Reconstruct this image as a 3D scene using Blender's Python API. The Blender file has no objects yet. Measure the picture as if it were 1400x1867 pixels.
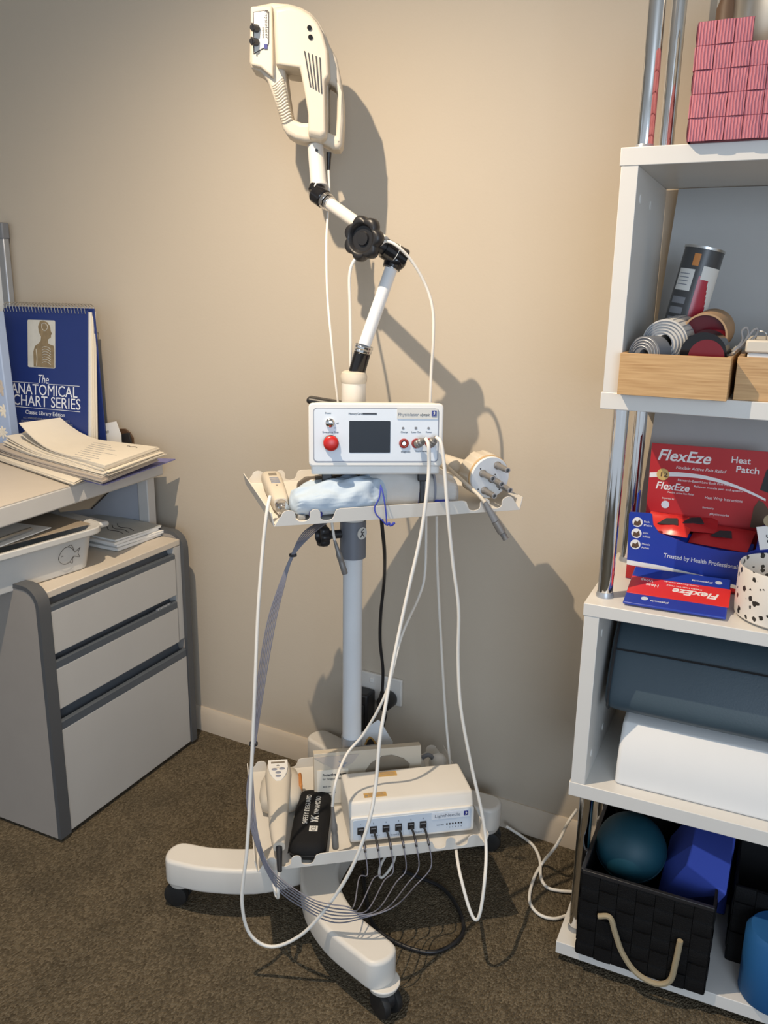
import bpy, bmesh, math, random
from mathutils import Matrix, Vector
R = math.radians
random.seed(7)
SC = bpy.context.scene
COL = SC.collection

# ---------------------------------------------------------------- camera
cam_d = bpy.data.cameras.new('camera')
cam = bpy.data.objects.new('camera', cam_d)
COL.objects.link(cam)
cam_d.sensor_fit = 'VERTICAL'
cam_d.sensor_height = 24.0
cam_d.lens = 24.0 * 1524.2 / 1867.0
cam_d.clip_start = 0.02
YAW, TILT, ROLL = 0.435817 + R(2.982), 0.26074, 0.015582
cam.matrix_world = (Matrix.Translation((0, 0, 1.30)) @ Matrix.Rotation(YAW, 4, 'Z')
                    @ Matrix.Rotation(math.pi / 2 - TILT, 4, 'X') @ Matrix.Rotation(ROLL, 4, 'Z'))
SC.camera = cam
SC.view_settings.view_transform = 'Standard'
SC.view_settings.look = 'None'
SC.view_settings.gamma = 1.0
SC.view_settings.exposure = 0.27
SC.view_settings.use_curve_mapping = False

# ---------------------------------------------------------------- light
w = bpy.data.worlds.new('world')
SC.world = w
w.use_nodes = True
bg = w.node_tree.nodes['Background']
bg.inputs[0].default_value = (0.80, 0.89, 1.0, 1)
bg.inputs[1].default_value = 0.52

def lamp(name, kind, loc, power, color, size=0.1, target=None, **kw):
    d = bpy.data.lights.new(name, kind)
    d.energy = power
    d.color = color
    if kind == 'AREA':
        d.shape = 'RECTANGLE'
        d.size = size
        d.size_y = kw.get('size_y', size)
    else:
        d.shadow_soft_size = size
    if kind == 'SPOT':
        d.spot_size = R(kw.get('angle', 100))
        d.spot_blend = kw.get('blend', 0.6)
    o = bpy.data.objects.new(name, d)
    COL.objects.link(o)
    o.location = loc
    t = Vector(target if target else (loc[0], loc[1], 0)) - Vector(loc)
    o.rotation_euler = t.to_track_quat('-Z', 'Y').to_euler()
    return o

lamp('ceiling_downlight_lamp', 'SPOT', (-0.97, 0.76, 2.27), 100, (1.0, 0.81, 0.59), 0.009, (-0.90, 1.00, 0), angle=158, blend=1.0)
lamp('window_daylight', 'AREA', (1.35, -1.7, 1.45), 36, (0.68, 0.82, 1.0), 1.5, (-1.1, 1.5, 1.0), size_y=1.3)

# ---------------------------------------------------------------- materials
def mat(name, col, rough=0.5, metal=0.0, noise=0.0, nscale=20.0, bump=0.0, bscale=200.0, spec=0.5, alpha=None, trans=0.0, emis=None):
    m = bpy.data.materials.new(name)
    m.use_nodes = True
    nt = m.node_tree
    b = nt.nodes['Principled BSDF']
    b.inputs['Base Color'].default_value = (*col, 1)
    b.inputs['Roughness'].default_value = rough
    b.inputs['Metallic'].default_value = metal
    b.inputs['Specular IOR Level'].default_value = spec
    if trans:
        b.inputs['Transmission Weight'].default_value = trans
    if alpha is not None:
        b.inputs['Alpha'].default_value = alpha
    tc = nt.nodes.new('ShaderNodeTexCoord')
    n = nt.nodes.new('ShaderNodeTexNoise')
    n.inputs['Scale'].default_value = nscale
    n.inputs['Detail'].default_value = 4
    nt.links.new(tc.outputs['Object'], n.inputs['Vector'])
    mx = nt.nodes.new('ShaderNodeMix')
    mx.data_type = 'RGBA'
    k = noise if noise else 0.04
    mx.inputs['A'].default_value = (*[c * (1 - k) for c in col], 1)
    mx.inputs['B'].default_value = (*[min(1, c * (1 + k)) for c in col], 1)
    nt.links.new(n.outputs['Fac'], mx.inputs['Factor'])
    nt.links.new(mx.outputs['Result'], b.inputs['Base Color'])
    if bump:
        n2 = nt.nodes.new('ShaderNodeTexNoise')
        n2.inputs['Scale'].default_value = bscale
        n2.inputs['Detail'].default_value = 3
        nt.links.new(tc.outputs['Object'], n2.inputs['Vector'])
        bp = nt.nodes.new('ShaderNodeBump')
        bp.inputs['Strength'].default_value = bump
        bp.inputs['Distance'].default_value = 0.002
        nt.links.new(n2.outputs['Fac'], bp.inputs['Height'])
        nt.links.new(bp.outputs['Normal'], b.inputs['Normal'])
    return m

def ramp2(nt, fac, stops):
    r = nt.nodes.new('ShaderNodeValToRGB')
    el = r.color_ramp.elements
    el[0].position, el[0].color = stops[0][0], (*stops[0][1], 1)
    el[1].position, el[1].color = stops[1][0], (*stops[1][1], 1)
    for p, c in stops[2:]:
        e = el.new(p)
        e.color = (*c, 1)
    nt.links.new(fac, r.inputs['Fac'])
    return r.outputs['Color']

def carpet_mat():
    m = mat('carpet', (0.12, 0.09, 0.06), 0.95, spec=0.1)
    nt = m.node_tree
    b = nt.nodes['Principled BSDF']
    tc = nt.nodes.new('ShaderNodeTexCoord')
    mp = nt.nodes.new('ShaderNodeMapping')
    mp.inputs['Rotation'].default_value = (0, 0, R(20))
    mp.inputs['Scale'].default_value = (1.0, 0.62, 1.0)
    nt.links.new(tc.outputs['Object'], mp.inputs['Vector'])
    v = nt.nodes.new('ShaderNodeTexVoronoi')
    v.inputs['Scale'].default_value = 300
    nt.links.new(mp.outputs['Vector'], v.inputs['Vector'])
    n = nt.nodes.new('ShaderNodeTexNoise')
    n.inputs['Scale'].default_value = 9
    n.inputs['Detail'].default_value = 6
    nt.links.new(tc.outputs['Object'], n.inputs['Vector'])
    sep = nt.nodes.new('ShaderNodeSeparateColor')
    nt.links.new(v.outputs['Color'], sep.inputs[0])
    c1 = ramp2(nt, sep.outputs[0], [(0.0, (0.082, 0.066, 0.044)), (0.55, (0.126, 0.103, 0.070)), (1.0, (0.182, 0.150, 0.103))])
    c2 = ramp2(nt, n.outputs['Fac'], [(0.3, (0.8, 0.8, 0.8)), (0.75, (1.15, 1.12, 1.08))])
    mx = nt.nodes.new('ShaderNodeMix')
    mx.data_type = 'RGBA'
    mx.blend_type = 'MULTIPLY'
    mx.inputs['Factor'].default_value = 1
    nt.links.new(c1, mx.inputs['A'])
    nt.links.new(c2, mx.inputs['B'])
    nt.links.new(mx.outputs['Result'], b.inputs['Base Color'])
    bp = nt.nodes.new('ShaderNodeBump')
    bp.inputs['Strength'].default_value = 0.9
    bp.inputs['Distance'].default_value = 0.004
    bp.invert = True
    nt.links.new(v.outputs['Distance'], bp.inputs['Height'])
    nt.links.new(bp.outputs['Normal'], b.inputs['Normal'])
    return m

def wave_mat(name, c1, c2, scale=(1, 1, 1), wscale=8, dist=4, rough=0.5, rot=(0, 0, 0), bump=0.0, direction='Z', detail=3):
    m = mat(name, c1, rough)
    nt = m.node_tree
    b = nt.nodes['Principled BSDF']
    tc = nt.nodes.new('ShaderNodeTexCoord')
    mp = nt.nodes.new('ShaderNodeMapping')
    mp.inputs['Scale'].default_value = scale
    mp.inputs['Rotation'].default_value = rot
    nt.links.new(tc.outputs['Object'], mp.inputs['Vector'])
    wv = nt.nodes.new('ShaderNodeTexWave')
    wv.bands_direction = direction
    wv.inputs['Scale'].default_value = wscale
    wv.inputs['Distortion'].default_value = dist
    wv.inputs['Detail'].default_value = detail
    nt.links.new(mp.outputs['Vector'], wv.inputs['Vector'])
    nt.links.new(ramp2(nt, wv.outputs['Fac'], [(0.1, c1), (0.9, c2)]), b.inputs['Base Color'])
    if bump:
        bp = nt.nodes.new('ShaderNodeBump')
        bp.inputs['Strength'].default_value = bump
        bp.inputs['Distance'].default_value = 0.002
        nt.links.new(wv.outputs['Fac'], bp.inputs['Height'])
        nt.links.new(bp.outputs['Normal'], b.inputs['Normal'])
    return m

def grain_mat(name, c1, c2):
    m = mat(name, c1, 0.45)
    nt = m.node_tree
    tc = nt.nodes.new('ShaderNodeTexCoord')
    mp = nt.nodes.new('ShaderNodeMapping')
    mp.inputs['Scale'].default_value = (12, 12, 330)
    nt.links.new(tc.outputs['Object'], mp.inputs['Vector'])
    n = nt.nodes.new('ShaderNodeTexNoise')
    n.inputs['Scale'].default_value = 1.0
    n.inputs['Detail'].default_value = 3
    n.inputs['Distortion'].default_value = 0.4
    nt.links.new(mp.outputs['Vector'], n.inputs['Vector'])
    nt.links.new(ramp2(nt, n.outputs['Fac'], [(0.25, c1), (0.7, c2)]), nt.nodes['Principled BSDF'].inputs['Base Color'])
    return m

def terrazzo_mat():
    m = mat('terrazzo_ceramic', (0.8, 0.76, 0.7), 0.35)
    nt = m.node_tree
    b = nt.nodes['Principled BSDF']
    tc = nt.nodes.new('ShaderNodeTexCoord')
    v = nt.nodes.new('ShaderNodeTexVoronoi')
    v.inputs['Scale'].default_value = 60
    v.inputs['Randomness'].default_value = 1
    nt.links.new(tc.outputs['Object'], v.inputs['Vector'])
    n = nt.nodes.new('ShaderNodeTexNoise')
    n.inputs['Scale'].default_value = 120
    nt.links.new(tc.outputs['Object'], n.inputs['Vector'])
    ad = nt.nodes.new('ShaderNodeMath')
    ad.operation = 'MULTIPLY_ADD'
    ad.inputs[1].default_value = 0.5
    nt.links.new(n.outputs['Fac'], ad.inputs[0])
    nt.links.new(v.outputs['Distance'], ad.inputs[2])
    nt.links.new(ramp2(nt, ad.outputs[0], [(0.50, (0.03, 0.025, 0.02)), (0.53, (0.80, 0.75, 0.68))]), b.inputs['Base Color'])
    return m

M = dict(
    wall=mat('wall_paint', (0.55, 0.485, 0.395), 0.85, noise=0.03, nscale=3, bump=0.12, bscale=160, spec=0.2),
    trim=mat('trim_paint', (0.60, 0.52, 0.42), 0.55, noise=0.05, bump=0.05),
    ceiling=mat('ceiling_paint', (0.8, 0.78, 0.74), 0.9),
    carpet=carpet_mat(),
    cream=mat('cream_powder_coat', (0.73, 0.70, 0.645), 0.42, noise=0.05, nscale=12, bump=0.05, bscale=400),
    cream_plastic=mat('cream_plastic', (0.63, 0.57, 0.475), 0.5, noise=0.05, nscale=15, bump=0.04, bscale=500),
    tan_plastic=mat('tan_plastic', (0.62, 0.42, 0.22), 0.5),
    white=mat('white_plastic', (0.80, 0.79, 0.76), 0.38, noise=0.03),
    white_paint=mat('white_enamel', (0.74, 0.77, 0.80), 0.3),
    white_lam=mat('white_laminate', (0.74, 0.72, 0.68), 0.35, noise=0.02),
    cable=mat('white_cable_rubber', (0.82, 0.79, 0.73), 0.5),
    thin_cable=mat('grey_fibre_cable', (0.19, 0.19, 0.23), 0.45),
    violet_cable=mat('violet_fibre_cable', (0.36, 0.38, 0.56), 0.45),
    black=mat('black_plastic', (0.016, 0.016, 0.018), 0.4, noise=0.1),
    black_gloss=mat('black_gloss', (0.01, 0.01, 0.012), 0.15),
    rubber=mat('black_rubber', (0.012, 0.012, 0.012), 0.6),
    fabric_black=mat('black_fabric', (0.010, 0.010, 0.011), 0.8, spec=0.25, noise=0.2, bump=0.3, bscale=900),
    chrome=mat('chrome', (0.78, 0.78, 0.78), 0.08, 1.0),
    steel=mat('brushed_steel', (0.55, 0.55, 0.54), 0.3, 1.0),
    plug=mat('grey_metal_connector', (0.27, 0.26, 0.25), 0.42, 0.4),
    grey=mat('grey_plastic', (0.20, 0.21, 0.23), 0.5),
    sleeve=mat('grey_metallic_paint', (0.20, 0.215, 0.25), 0.4, 0.3),
    silver=mat('silver_paint', (0.42, 0.44, 0.47), 0.35, 0.5),
    cab=mat('grey_laminate', (0.50, 0.49, 0.47), 0.55, noise=0.04, nscale=8, bump=0.04),
    cab_side=mat('taupe_laminate', (0.33, 0.30, 0.27), 0.6, noise=0.04),
    cab_trim=mat('slate_edging', (0.085, 0.09, 0.097), 0.5),
    cab_rail=mat('slate_drawer_pull', (0.085, 0.10, 0.12), 0.4),
    desk=mat('desk_laminate', (0.60, 0.54, 0.46), 0.5, noise=0.03),
    desk_edge=mat('desk_edge_laminate', (0.58, 0.57, 0.55), 0.5),
    desk_leg=mat('shaded_panel_laminate', (0.40, 0.42, 0.47), 0.5),  # blue-grey carries the bluish shade on the panels in its base colour
    navy=mat('navy_cover', (0.012, 0.030, 0.16), 0.45, noise=0.05),
    paper=mat('paper', (0.80, 0.74, 0.63), 0.8, noise=0.04, nscale=30),
    paper_white=mat('white_paper', (0.82, 0.82, 0.80), 0.8),
    ink=mat('dark_ink', (0.03, 0.03, 0.035), 0.6),
    ink_grey=mat('grey_ink', (0.22, 0.24, 0.28), 0.6),
    pale=mat('pale_print', (0.72, 0.76, 0.82), 0.6),
    gold=mat('gold_sticker', (0.55, 0.33, 0.10), 0.4),
    sepia=mat('sepia_print', (0.22, 0.17, 0.10), 0.6, noise=0.5, nscale=60),
    parch=mat('parchment_print', (0.52, 0.53, 0.50), 0.6, noise=0.15, nscale=40),
    binder=mat('light_blue_card', (0.36, 0.46, 0.66), 0.6),
    petal=mat('cream_petal_print', (0.75, 0.70, 0.60), 0.7),
    petal2=mat('tan_petal_print', (0.50, 0.44, 0.38), 0.7),
    brown=mat('brown_leather', (0.10, 0.055, 0.03), 0.55),
    beige=mat('beige_fabric', (0.36, 0.29, 0.18), 0.8),
    tub=mat('frosted_white_plastic', (0.66, 0.66, 0.64), 0.35, trans=0.12),
    taupe=mat('taupe_paper', (0.30, 0.25, 0.19), 0.7),
    panel=mat('console_face', (0.70, 0.76, 0.83), 0.35),
    panel2=mat('pale_blue_face', (0.58, 0.66, 0.76), 0.35),
    screen=mat('dark_lcd', (0.022, 0.028, 0.038), 0.35, spec=0.15),
    red=mat('red_button', (0.55, 0.02, 0.015), 0.3),
    red_ring=mat('dark_red_ring', (0.30, 0.03, 0.02), 0.45),
    logo=mat('royal_blue_print', (0.02, 0.03, 0.22), 0.4),
    orange=mat('orange_sticker', (0.55, 0.22, 0.06), 0.5),
    lcdgrey=mat('grey_lcd', (0.20, 0.17, 0.13), 0.3),
    btn=mat('grey_blue_button', (0.25, 0.27, 0.33), 0.5),
    cloth=mat('pale_blue_cloth', (0.47, 0.57, 0.68), 0.9, noise=0.08, nscale=25, bump=1.0, bscale=45),
    cloth2=mat('white_striped_cloth', (0.60, 0.59, 0.57), 0.9, noise=0.06, nscale=25, bump=0.8, bscale=45),
    blue_cord=mat('blue_cord', (0.04, 0.06, 0.40), 0.7),
    violet=mat('violet_stripe', (0.20, 0.20, 0.42), 0.8),
    dark_bag=mat('smoky_plastic', (0.10, 0.085, 0.07), 0.25),
    disc=mat('white_disc', (0.76, 0.80, 0.84), 0.4),
    clear=mat('clear_plastic', (0.62, 0.62, 0.60), 0.15, trans=0.5),
    card=mat('cream_card', (0.60, 0.53, 0.42), 0.55, noise=0.06, nscale=12),
    smoke=mat('smoky_lens', (0.23, 0.19, 0.14), 0.25),
    pink=wave_mat('pink_webbing', (0.47, 0.135, 0.17), (0.62, 0.23, 0.27), (1, 1, 1), 75, 2.2, 0.8, direction='X', bump=0.6),
    pink_dark=mat('pink_webbing_gap', (0.34, 0.09, 0.12), 0.9),
    bamboo=grain_mat('bamboo', (0.46, 0.26, 0.105), (0.66, 0.42, 0.20)),
    lidcream=mat('cream_lid', (0.66, 0.60, 0.50), 0.5),
    can=mat('charcoal_print', (0.055, 0.057, 0.06), 0.35),
    crimson=mat('crimson_print', (0.38, 0.02, 0.04), 0.3),
    darkred=mat('dark_red_gloss', (0.16, 0.012, 0.02), 0.2),
    label=mat('label_white', (0.66, 0.66, 0.63), 0.5),
    kraft=mat('kraft_tube', (0.42, 0.27, 0.15), 0.7),
    roll=mat('white_tape', (0.62, 0.60, 0.56), 0.7),
    slate_roll=mat('slate_tape', (0.17, 0.18, 0.20), 0.5),
    flex_red=mat('red_packaging', (0.46, 0.02, 0.025), 0.35),
    flex_bright=mat('bright_red_packet', (0.70, 0.035, 0.03), 0.3),
    flex_blue=mat('blue_packaging', (0.015, 0.045, 0.36), 0.35),
    flex_white=mat('white_print', (0.80, 0.80, 0.80), 0.5),
    yellow=mat('gold_badge', (0.60, 0.42, 0.14), 0.5),
    terrazzo=terrazzo_mat(),
    bolster=mat('slate_vinyl', (0.042, 0.068, 0.088), 0.42, noise=0.12, nscale=9, bump=0.1, bscale=300),
    foam=mat('white_foam', (0.78, 0.78, 0.77), 0.75, noise=0.02),
    shelf_back=mat('grey_back_panel', (0.42, 0.42, 0.41), 0.5),
    teal=mat('teal_ball', (0.006, 0.055, 0.082), 0.55, noise=0.35, nscale=14),
    bluefoam=mat('blue_foam', (0.04, 0.075, 0.42), 0.85),
    bluemat=mat('blue_mat', (0.01, 0.10, 0.28), 0.7),
    weave_black=mat('black_webbing', (0.0045, 0.0045, 0.005), 0.6, spec=0.25, noise=0.3, bump=0.5, bscale=500),
)

# ---------------------------------------------------------------- mesh helpers
def finish(name, me, m, parent=None, sharp=35):
    me.shade_smooth() if hasattr(me, 'shade_smooth') else None
    me.set_sharp_from_angle(angle=R(sharp))
    me.materials.clear()
    me.materials.append(M[m])
    o = bpy.data.objects.new(name, me)
    COL.objects.link(o)
    if parent is not None:
        o.parent = parent
    return o

def ob(name, bm, m, parent=None, bevel=0, seg=2, label=None, sharp=35, sub=0):
    me = bpy.data.meshes.new(name)
    bmesh.ops.recalc_face_normals(bm, faces=bm.faces)
    bm.to_mesh(me)
    bm.free()
    o = finish(name, me, m, parent, sharp)
    if bevel:
        md = o.modifiers.new('bevel', 'BEVEL')
        md.width = bevel
        md.segments = seg
        md.limit_method = 'ANGLE'
        md.angle_limit = R(30)
    if sub:
        md = o.modifiers.new('subdivision', 'SUBSURF')
        md.levels = sub
        md.render_levels = sub
    if label:
        o['label'] = label
    return o

def thing(name, label, cat, loc=(0, 0, 0), yaw=0, group=None, rot=None):
    o = bpy.data.objects.new(name, None)
    COL.objects.link(o)
    o.empty_display_size = 0.05
    o.location = loc
    o.rotation_euler = rot if rot else (0, 0, R(yaw))
    tag(o, label, cat, group)
    return o

def tag(o, label, cat, group=None):
    o['label'] = label
    o['category'] = cat
    if group:
        o['group'] = group
    return o

def structure(o):
    o['kind'] = 'structure'
    return o

def B():
    return bmesh.new()

def box(bm, x0, x1, y0, y1, z0, z1, mtx=None):
    r = bmesh.ops.create_cube(bm, size=1)
    t = Matrix.Translation(((x0 + x1) / 2, (y0 + y1) / 2, (z0 + z1) / 2)) @ Matrix.Diagonal((abs(x1 - x0), abs(y1 - y0), abs(z1 - z0), 1))
    bmesh.ops.transform(bm, matrix=(mtx @ t) if mtx else t, verts=r['verts'])
    return bm

def cyl(bm, p, q, r, r2=None, n=24, caps=True):
    p, q = Vector(p), Vector(q)
    d = q - p
    res = bmesh.ops.create_cone(bm, cap_ends=caps, segments=n, radius1=r, radius2=r if r2 is None else r2, depth=d.length)
    mt = Matrix.Translation((p + q) / 2) @ d.to_track_quat('Z', 'Y').to_matrix().to_4x4()
    bmesh.ops.transform(bm, matrix=mt, verts=res['verts'])
    return bm

def axis_m(p, q):
    p, q = Vector(p), Vector(q)
    return Matrix.Translation(p) @ (q - p).to_track_quat('Z', 'Y').to_matrix().to_4x4()

def lathe(bm, prof, n=32, mtx=None, a0=0.0, a1=360.0, close=False):
    full = abs(a1 - a0) >= 359.9
    k = n if full else n + 1
    rings = []
    for r, z in prof:
        ring = []
        for i in range(k):
            a = R(a0 + (a1 - a0) * i / n)
            v = Vector((r * math.cos(a), r * math.sin(a), z))
            ring.append(bm.verts.new(mtx @ v if mtx else v))
        rings.append(ring)
    for a, b in zip(rings, rings[1:]):
        for i in range(n):
            j = (i + 1) % k
            try:
                bm.faces.new((a[i], a[j], b[j], b[i]))
            except ValueError:
                pass
    if close:
        for ring in (rings[0], rings[-1]):
            try:
                bm.faces.new(ring)
            except ValueError:
                pass
    bmesh.ops.remove_doubles(bm, verts=bm.verts, dist=1e-6)
    return bm

def smooth_path(pts, k=6):
    P = [Vector(p) for p in pts]
    if len(P) < 3:
        return P
    P = [2 * P[0] - P[1]] + P + [2 * P[-1] - P[-2]]
    out = []
    for i in range(1, len(P) - 2):
        a, b, c, d = P[i - 1:i + 3]
        for j in range(k):
            t = j / k
            out.append(0.5 * ((2 * b) + (c - a) * t + (2 * a - 5 * b + 4 * c - d) * t * t + (3 * b - a - 3 * c + d) * t ** 3))
    out.append(P[-2])
    return out

def sweep(bm, pts, r, n=8, k=6, radii=None):
    P = smooth_path(pts, k)
    up = Vector((0.3, 0.2, 1)).normalized()
    rings = []
    prev = None
    for i, p in enumerate(P):
        t = (P[min(i + 1, len(P) - 1)] - P[max(i - 1, 0)]).normalized()
        if prev is None:
            x = t.cross(up)
            if x.length < 0.1:
                x = t.cross(Vector((1, 0, 0)))
        else:
            x = prev - t * prev.dot(t)
        x.normalize()
        prev = x
        y = t.cross(x)
        rr = r if radii is None else radii[min(len(radii) - 1, int(i / max(1, k)))]
        rings.append([bm.verts.new(p + (x * math.cos(2 * math.pi * j / n) + y * math.sin(2 * math.pi * j / n)) * rr) for j in range(n)])
    for a, b in zip(rings, rings[1:]):
        for j in range(n):
            bm.faces.new((a[j], a[(j + 1) % n], b[(j + 1) % n], b[j]))
    bm.faces.new(rings[0])
    bm.faces.new(rings[-1])
    return bm

def loft(bm, sts, n=20, p=2.6):
    """sts: (cx, cy, cz, half_w, half_h) rings in local XZ stacked along Y; superellipse section"""
    rings = []
    for cx, cy, cz, a, b in sts:
        ring = []
        for j in range(n):
            t = 2 * math.pi * j / n
            c, s = math.cos(t), math.sin(t)
            ring.append(bm.verts.new((cx + a * math.copysign(abs(c) ** (2 / p), c), cy, cz + b * math.copysign(abs(s) ** (2 / p), s))))
        rings.append(ring)
    for a, b in zip(rings, rings[1:]):
        for j in range(n):
            bm.faces.new((a[j], a[(j + 1) % n], b[(j + 1) % n], b[j]))
    bm.faces.new(rings[0])
    bm.faces.new(rings[-1])
    return bm

DG = None
def curve_to_mesh(cu):
    o = bpy.data.objects.new('tmp', cu)
    COL.objects.link(o)
    dg = bpy.context.evaluated_depsgraph_get()
    me = bpy.data.meshes.new_from_object(o.evaluated_get(dg))
    bpy.data.objects.remove(o)
    bpy.data.curves.remove(cu)
    return me

def plate(name, loops, y0, y1, m, parent=None, bevel=0.0, mtx=None, label=None, res=2):
    """loops of (x, z) outlines, holes after the first; solid between local y0 and y1"""
    cu = bpy.data.curves.new(name, 'CURVE')
    cu.dimensions = '2D'
    cu.fill_mode = 'BOTH'
    for lp in loops:
        s = cu.splines.new('POLY')
        s.points.add(len(lp) - 1)
        for i, q in enumerate(lp):
            s.points[i].co = (q[0], q[1], 0, 1)
        s.use_cyclic_u = True
    d = abs(y1 - y0) / 2
    cu.extrude = max(1e-5, d - bevel)
    cu.bevel_depth = bevel
    cu.bevel_resolution = res
    cu.offset = -bevel
    me = curve_to_mesh(cu)
    me.name = name
    t = Matrix.Translation((0, (y0 + y1) / 2, 0)) @ Matrix.Rotation(math.pi / 2, 4, 'X')
    me.transform((mtx @ t) if mtx else t)
    o = finish(name, me, m, parent, 40)
    if label:
        o['label'] = label
    return o

def text(name, body, size, mtx, m, parent, width=None, shear=0.0, bold=0.0, align='LEFT', label=None, th=0.0002):
    cu = bpy.data.curves.new(name, 'FONT')
    cu.body = body
    cu.size = size
    cu.shear = shear
    cu.offset = bold
    cu.extrude = th
    cu.align_x = align
    cu.resolution_u = 3
    me = curve_to_mesh(cu)
    me.name = name
    if width and me.vertices:
        xs = [v.co.x for v in me.vertices]
        k = width / (max(xs) - min(xs))
        me.transform(Matrix.Diagonal((k, 1, 1, 1)))
    me.transform(mtx)
    o = finish(name, me, m, parent)
    if label:
        o['label'] = label
    return o

def front(x, y, z, roll=0):      # writing that faces local -Y
    return Matrix.Translation((x, y, z)) @ Matrix.Rotation(math.pi / 2, 4, 'X') @ Matrix.Rotation(R(roll), 4, 'Z')

def flat(x, y, z, roll=0):       # writing that lies flat facing up
    return Matrix.Translation((x, y, z)) @ Matrix.Rotation(R(roll), 4, 'Z')

def rrect(x0, x1, z0, z1, r, n=4):
    out = []
    for cx, cz, a in ((x1 - r, z1 - r, 0), (x0 + r, z1 - r, 90), (x0 + r, z0 + r, 180), (x1 - r, z0 + r, 270)):
        for i in range(n + 1):
            t = R(a + 90 * i / n)
            out.append((cx + r * math.cos(t), cz + r * math.sin(t)))
    return out

def circle(cx, cz, r, n=24):
    return [(cx + r * math.cos(2 * math.pi * i / n), cz + r * math.sin(2 * math.pi * i / n)) for i in range(n)]

def cable(name, pts, r, m, label, cat='cable', group=None, n=8):
    o0 = Vector(pts[0])
    o = ob(name, sweep(B(), [Vector(p) - o0 for p in pts], r, n), m, sharp=80)
    o.location = o0
    return tag(o, label, cat, group)

# ================================================================ SETTING
WY = 1.768
structure(ob('floor', box(B(), -3.4, 2.6, -2.4, WY, -0.05, 0), 'carpet'))
structure(ob('wall_back', box(B(), -3.4, 2.6, WY, WY + 0.1, -0.05, 2.3), 'wall'))
structure(ob('wall_left', box(B(), -3.5, -3.4, -0.4, WY + 0.1, -0.05, 2.3), 'wall'))
structure(ob('ceiling', box(B(), -3.5, 2.6, -2.4, WY + 0.1, 2.3, 2.36), 'ceiling'))
bb = B()
prof = [(0, 0), (-0.012, 0), (-0.012, 0.060), (-0.004, 0.074), (0, 0.074)]
vs = [[bb.verts.new((x, WY + q[0], q[1])) for q in prof] for x in (-3.4, 2.6)]
for i in range(5):
    bb.faces.new((vs[0][i], vs[0][(i + 1) % 5], vs[1][(i + 1) % 5], vs[1][i]))
structure(ob('baseboard_back', bb, 'trim'))
dl = thing('ceiling_downlight', 'round recessed downlight in the ceiling above the cart', 'ceiling light', (-0.97, 0.76, 2.3))
ob('trim_ring', lathe(B(), [(0.032, -0.004), (0.045, -0.006), (0.048, 0)], 32), 'white', dl)

# ---- wall power point behind the cart
gp = thing('power_outlet', 'cream double wall power outlet behind the cart column', 'power outlet', (-0.998, WY, 0.253))
ob('plate', box(B(), 0, 0.124, -0.010, 0, 0, 0.075), 'white_lam', gp, 0.003)
for x in (0.038, 0.086):
    sw = ob('switch', box(B(), x - 0.006, x + 0.006, -0.014, -0.009, 0.050, 0.064), 'white', gp, 0.002)
ad = thing('power_adapter', 'bulky black power adapter plugged in behind the column', 'power adapter', (-1.01, WY - 0.012, 0.160))
ob('body', box(B(), 0, 0.062, -0.045, 0, 0, 0.127), 'black', ad, 0.006)
ob('front_cap', box(B(), 0.008, 0.054, -0.050, -0.044, 0.01, 0.10), 'rubber', ad, 0.003)

# ================================================================ LEFT: cabinet and desk
CAB = thing('drawer_cabinet', 'grey three-drawer cabinet with slate edging in the left corner', 'drawer cabinet', (-1.4914, 1.2086, 0), 92.982)
# local x runs along the drawer fronts towards the wall, local y goes inwards
def side_outline(d0, zt):
    pts = [(0.0, 0.012), (0.0, zt - 0.06)]
    for i in range(6):
        a = R(180 - 18 * i)
        pts.append((0.045 + 0.045 * math.cos(a), zt - 0.045 + 0.045 * math.sin(a)))
    pts += [(0.42, zt), (0.42, 0.012)]
    return pts
def yz_plate(name, pts, x0, x1, m, parent, bevel=0.0):
    # outline in (y, z), thickness along x
    return plate(name, [pts], -x1, -x0, m, parent, bevel, Matrix.Rotation(R(90), 4, 'Z'))
for x0, x1, sy in ((-0.035, -0.002, 0), (0.468, 0.490, 0)):
    pts = side_outline(0, 0.645)
    yz_plate('side_panel', [(y + 0.003, z - 0.003) for y, z in pts], x0 + 0.001, x1 - 0.001, 'cab_side', CAB)
    # slate edging strip around front and top
    ed = B()
    ctr = [(-0.001, 0.010)] + [(y - 0.001, z + (0.001 if z > 0.6 else 0)) for y, z in pts[1:-1]]
    prev = None
    for i, (y, z) in enumerate(ctr):
        a = ctr[max(0, i - 1)]
        b = ctr[min(len(ctr) - 1, i + 1)]
        t = Vector((b[0] - a[0], b[1] - a[1])).normalized()
        nx, nz = t.y, -t.x
        ring = [ed.verts.new((x, y + nx * k, z + nz * k)) for x, k in ((x0, -0.003), (x1, -0.003), (x1, 0.007), (x0, 0.007))]
        if prev:
            for j in range(4):
                ed.faces.new((prev[j], prev[(j + 1) % 4], ring[(j + 1) % 4], ring[j]))
        else:
            ed.faces.new(ring)
        prev = ring
    ed.faces.new(prev)
    ob('edge_strip', ed, 'cab_trim', CAB, label='slate grey edging of the side panel')
ob('top_panel', box(B(), -0.002, 0.468, 0.006, 0.42, 0.612, 0.629), 'desk', CAB, 0.002)
ob('back_panel', box(B(), -0.002, 0.468, 0.405, 0.42, 0.012, 0.611), 'cab_side', CAB)
ob('inner_upright', box(B(), 0.440, 0.467, 0.006, 0.03, 0.338, 0.611), 'cab', CAB)
ob('plinth', box(B(), 0.002, 0.464, 0.03, 0.40, 0.0, 0.012), 'rubber', CAB)
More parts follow.
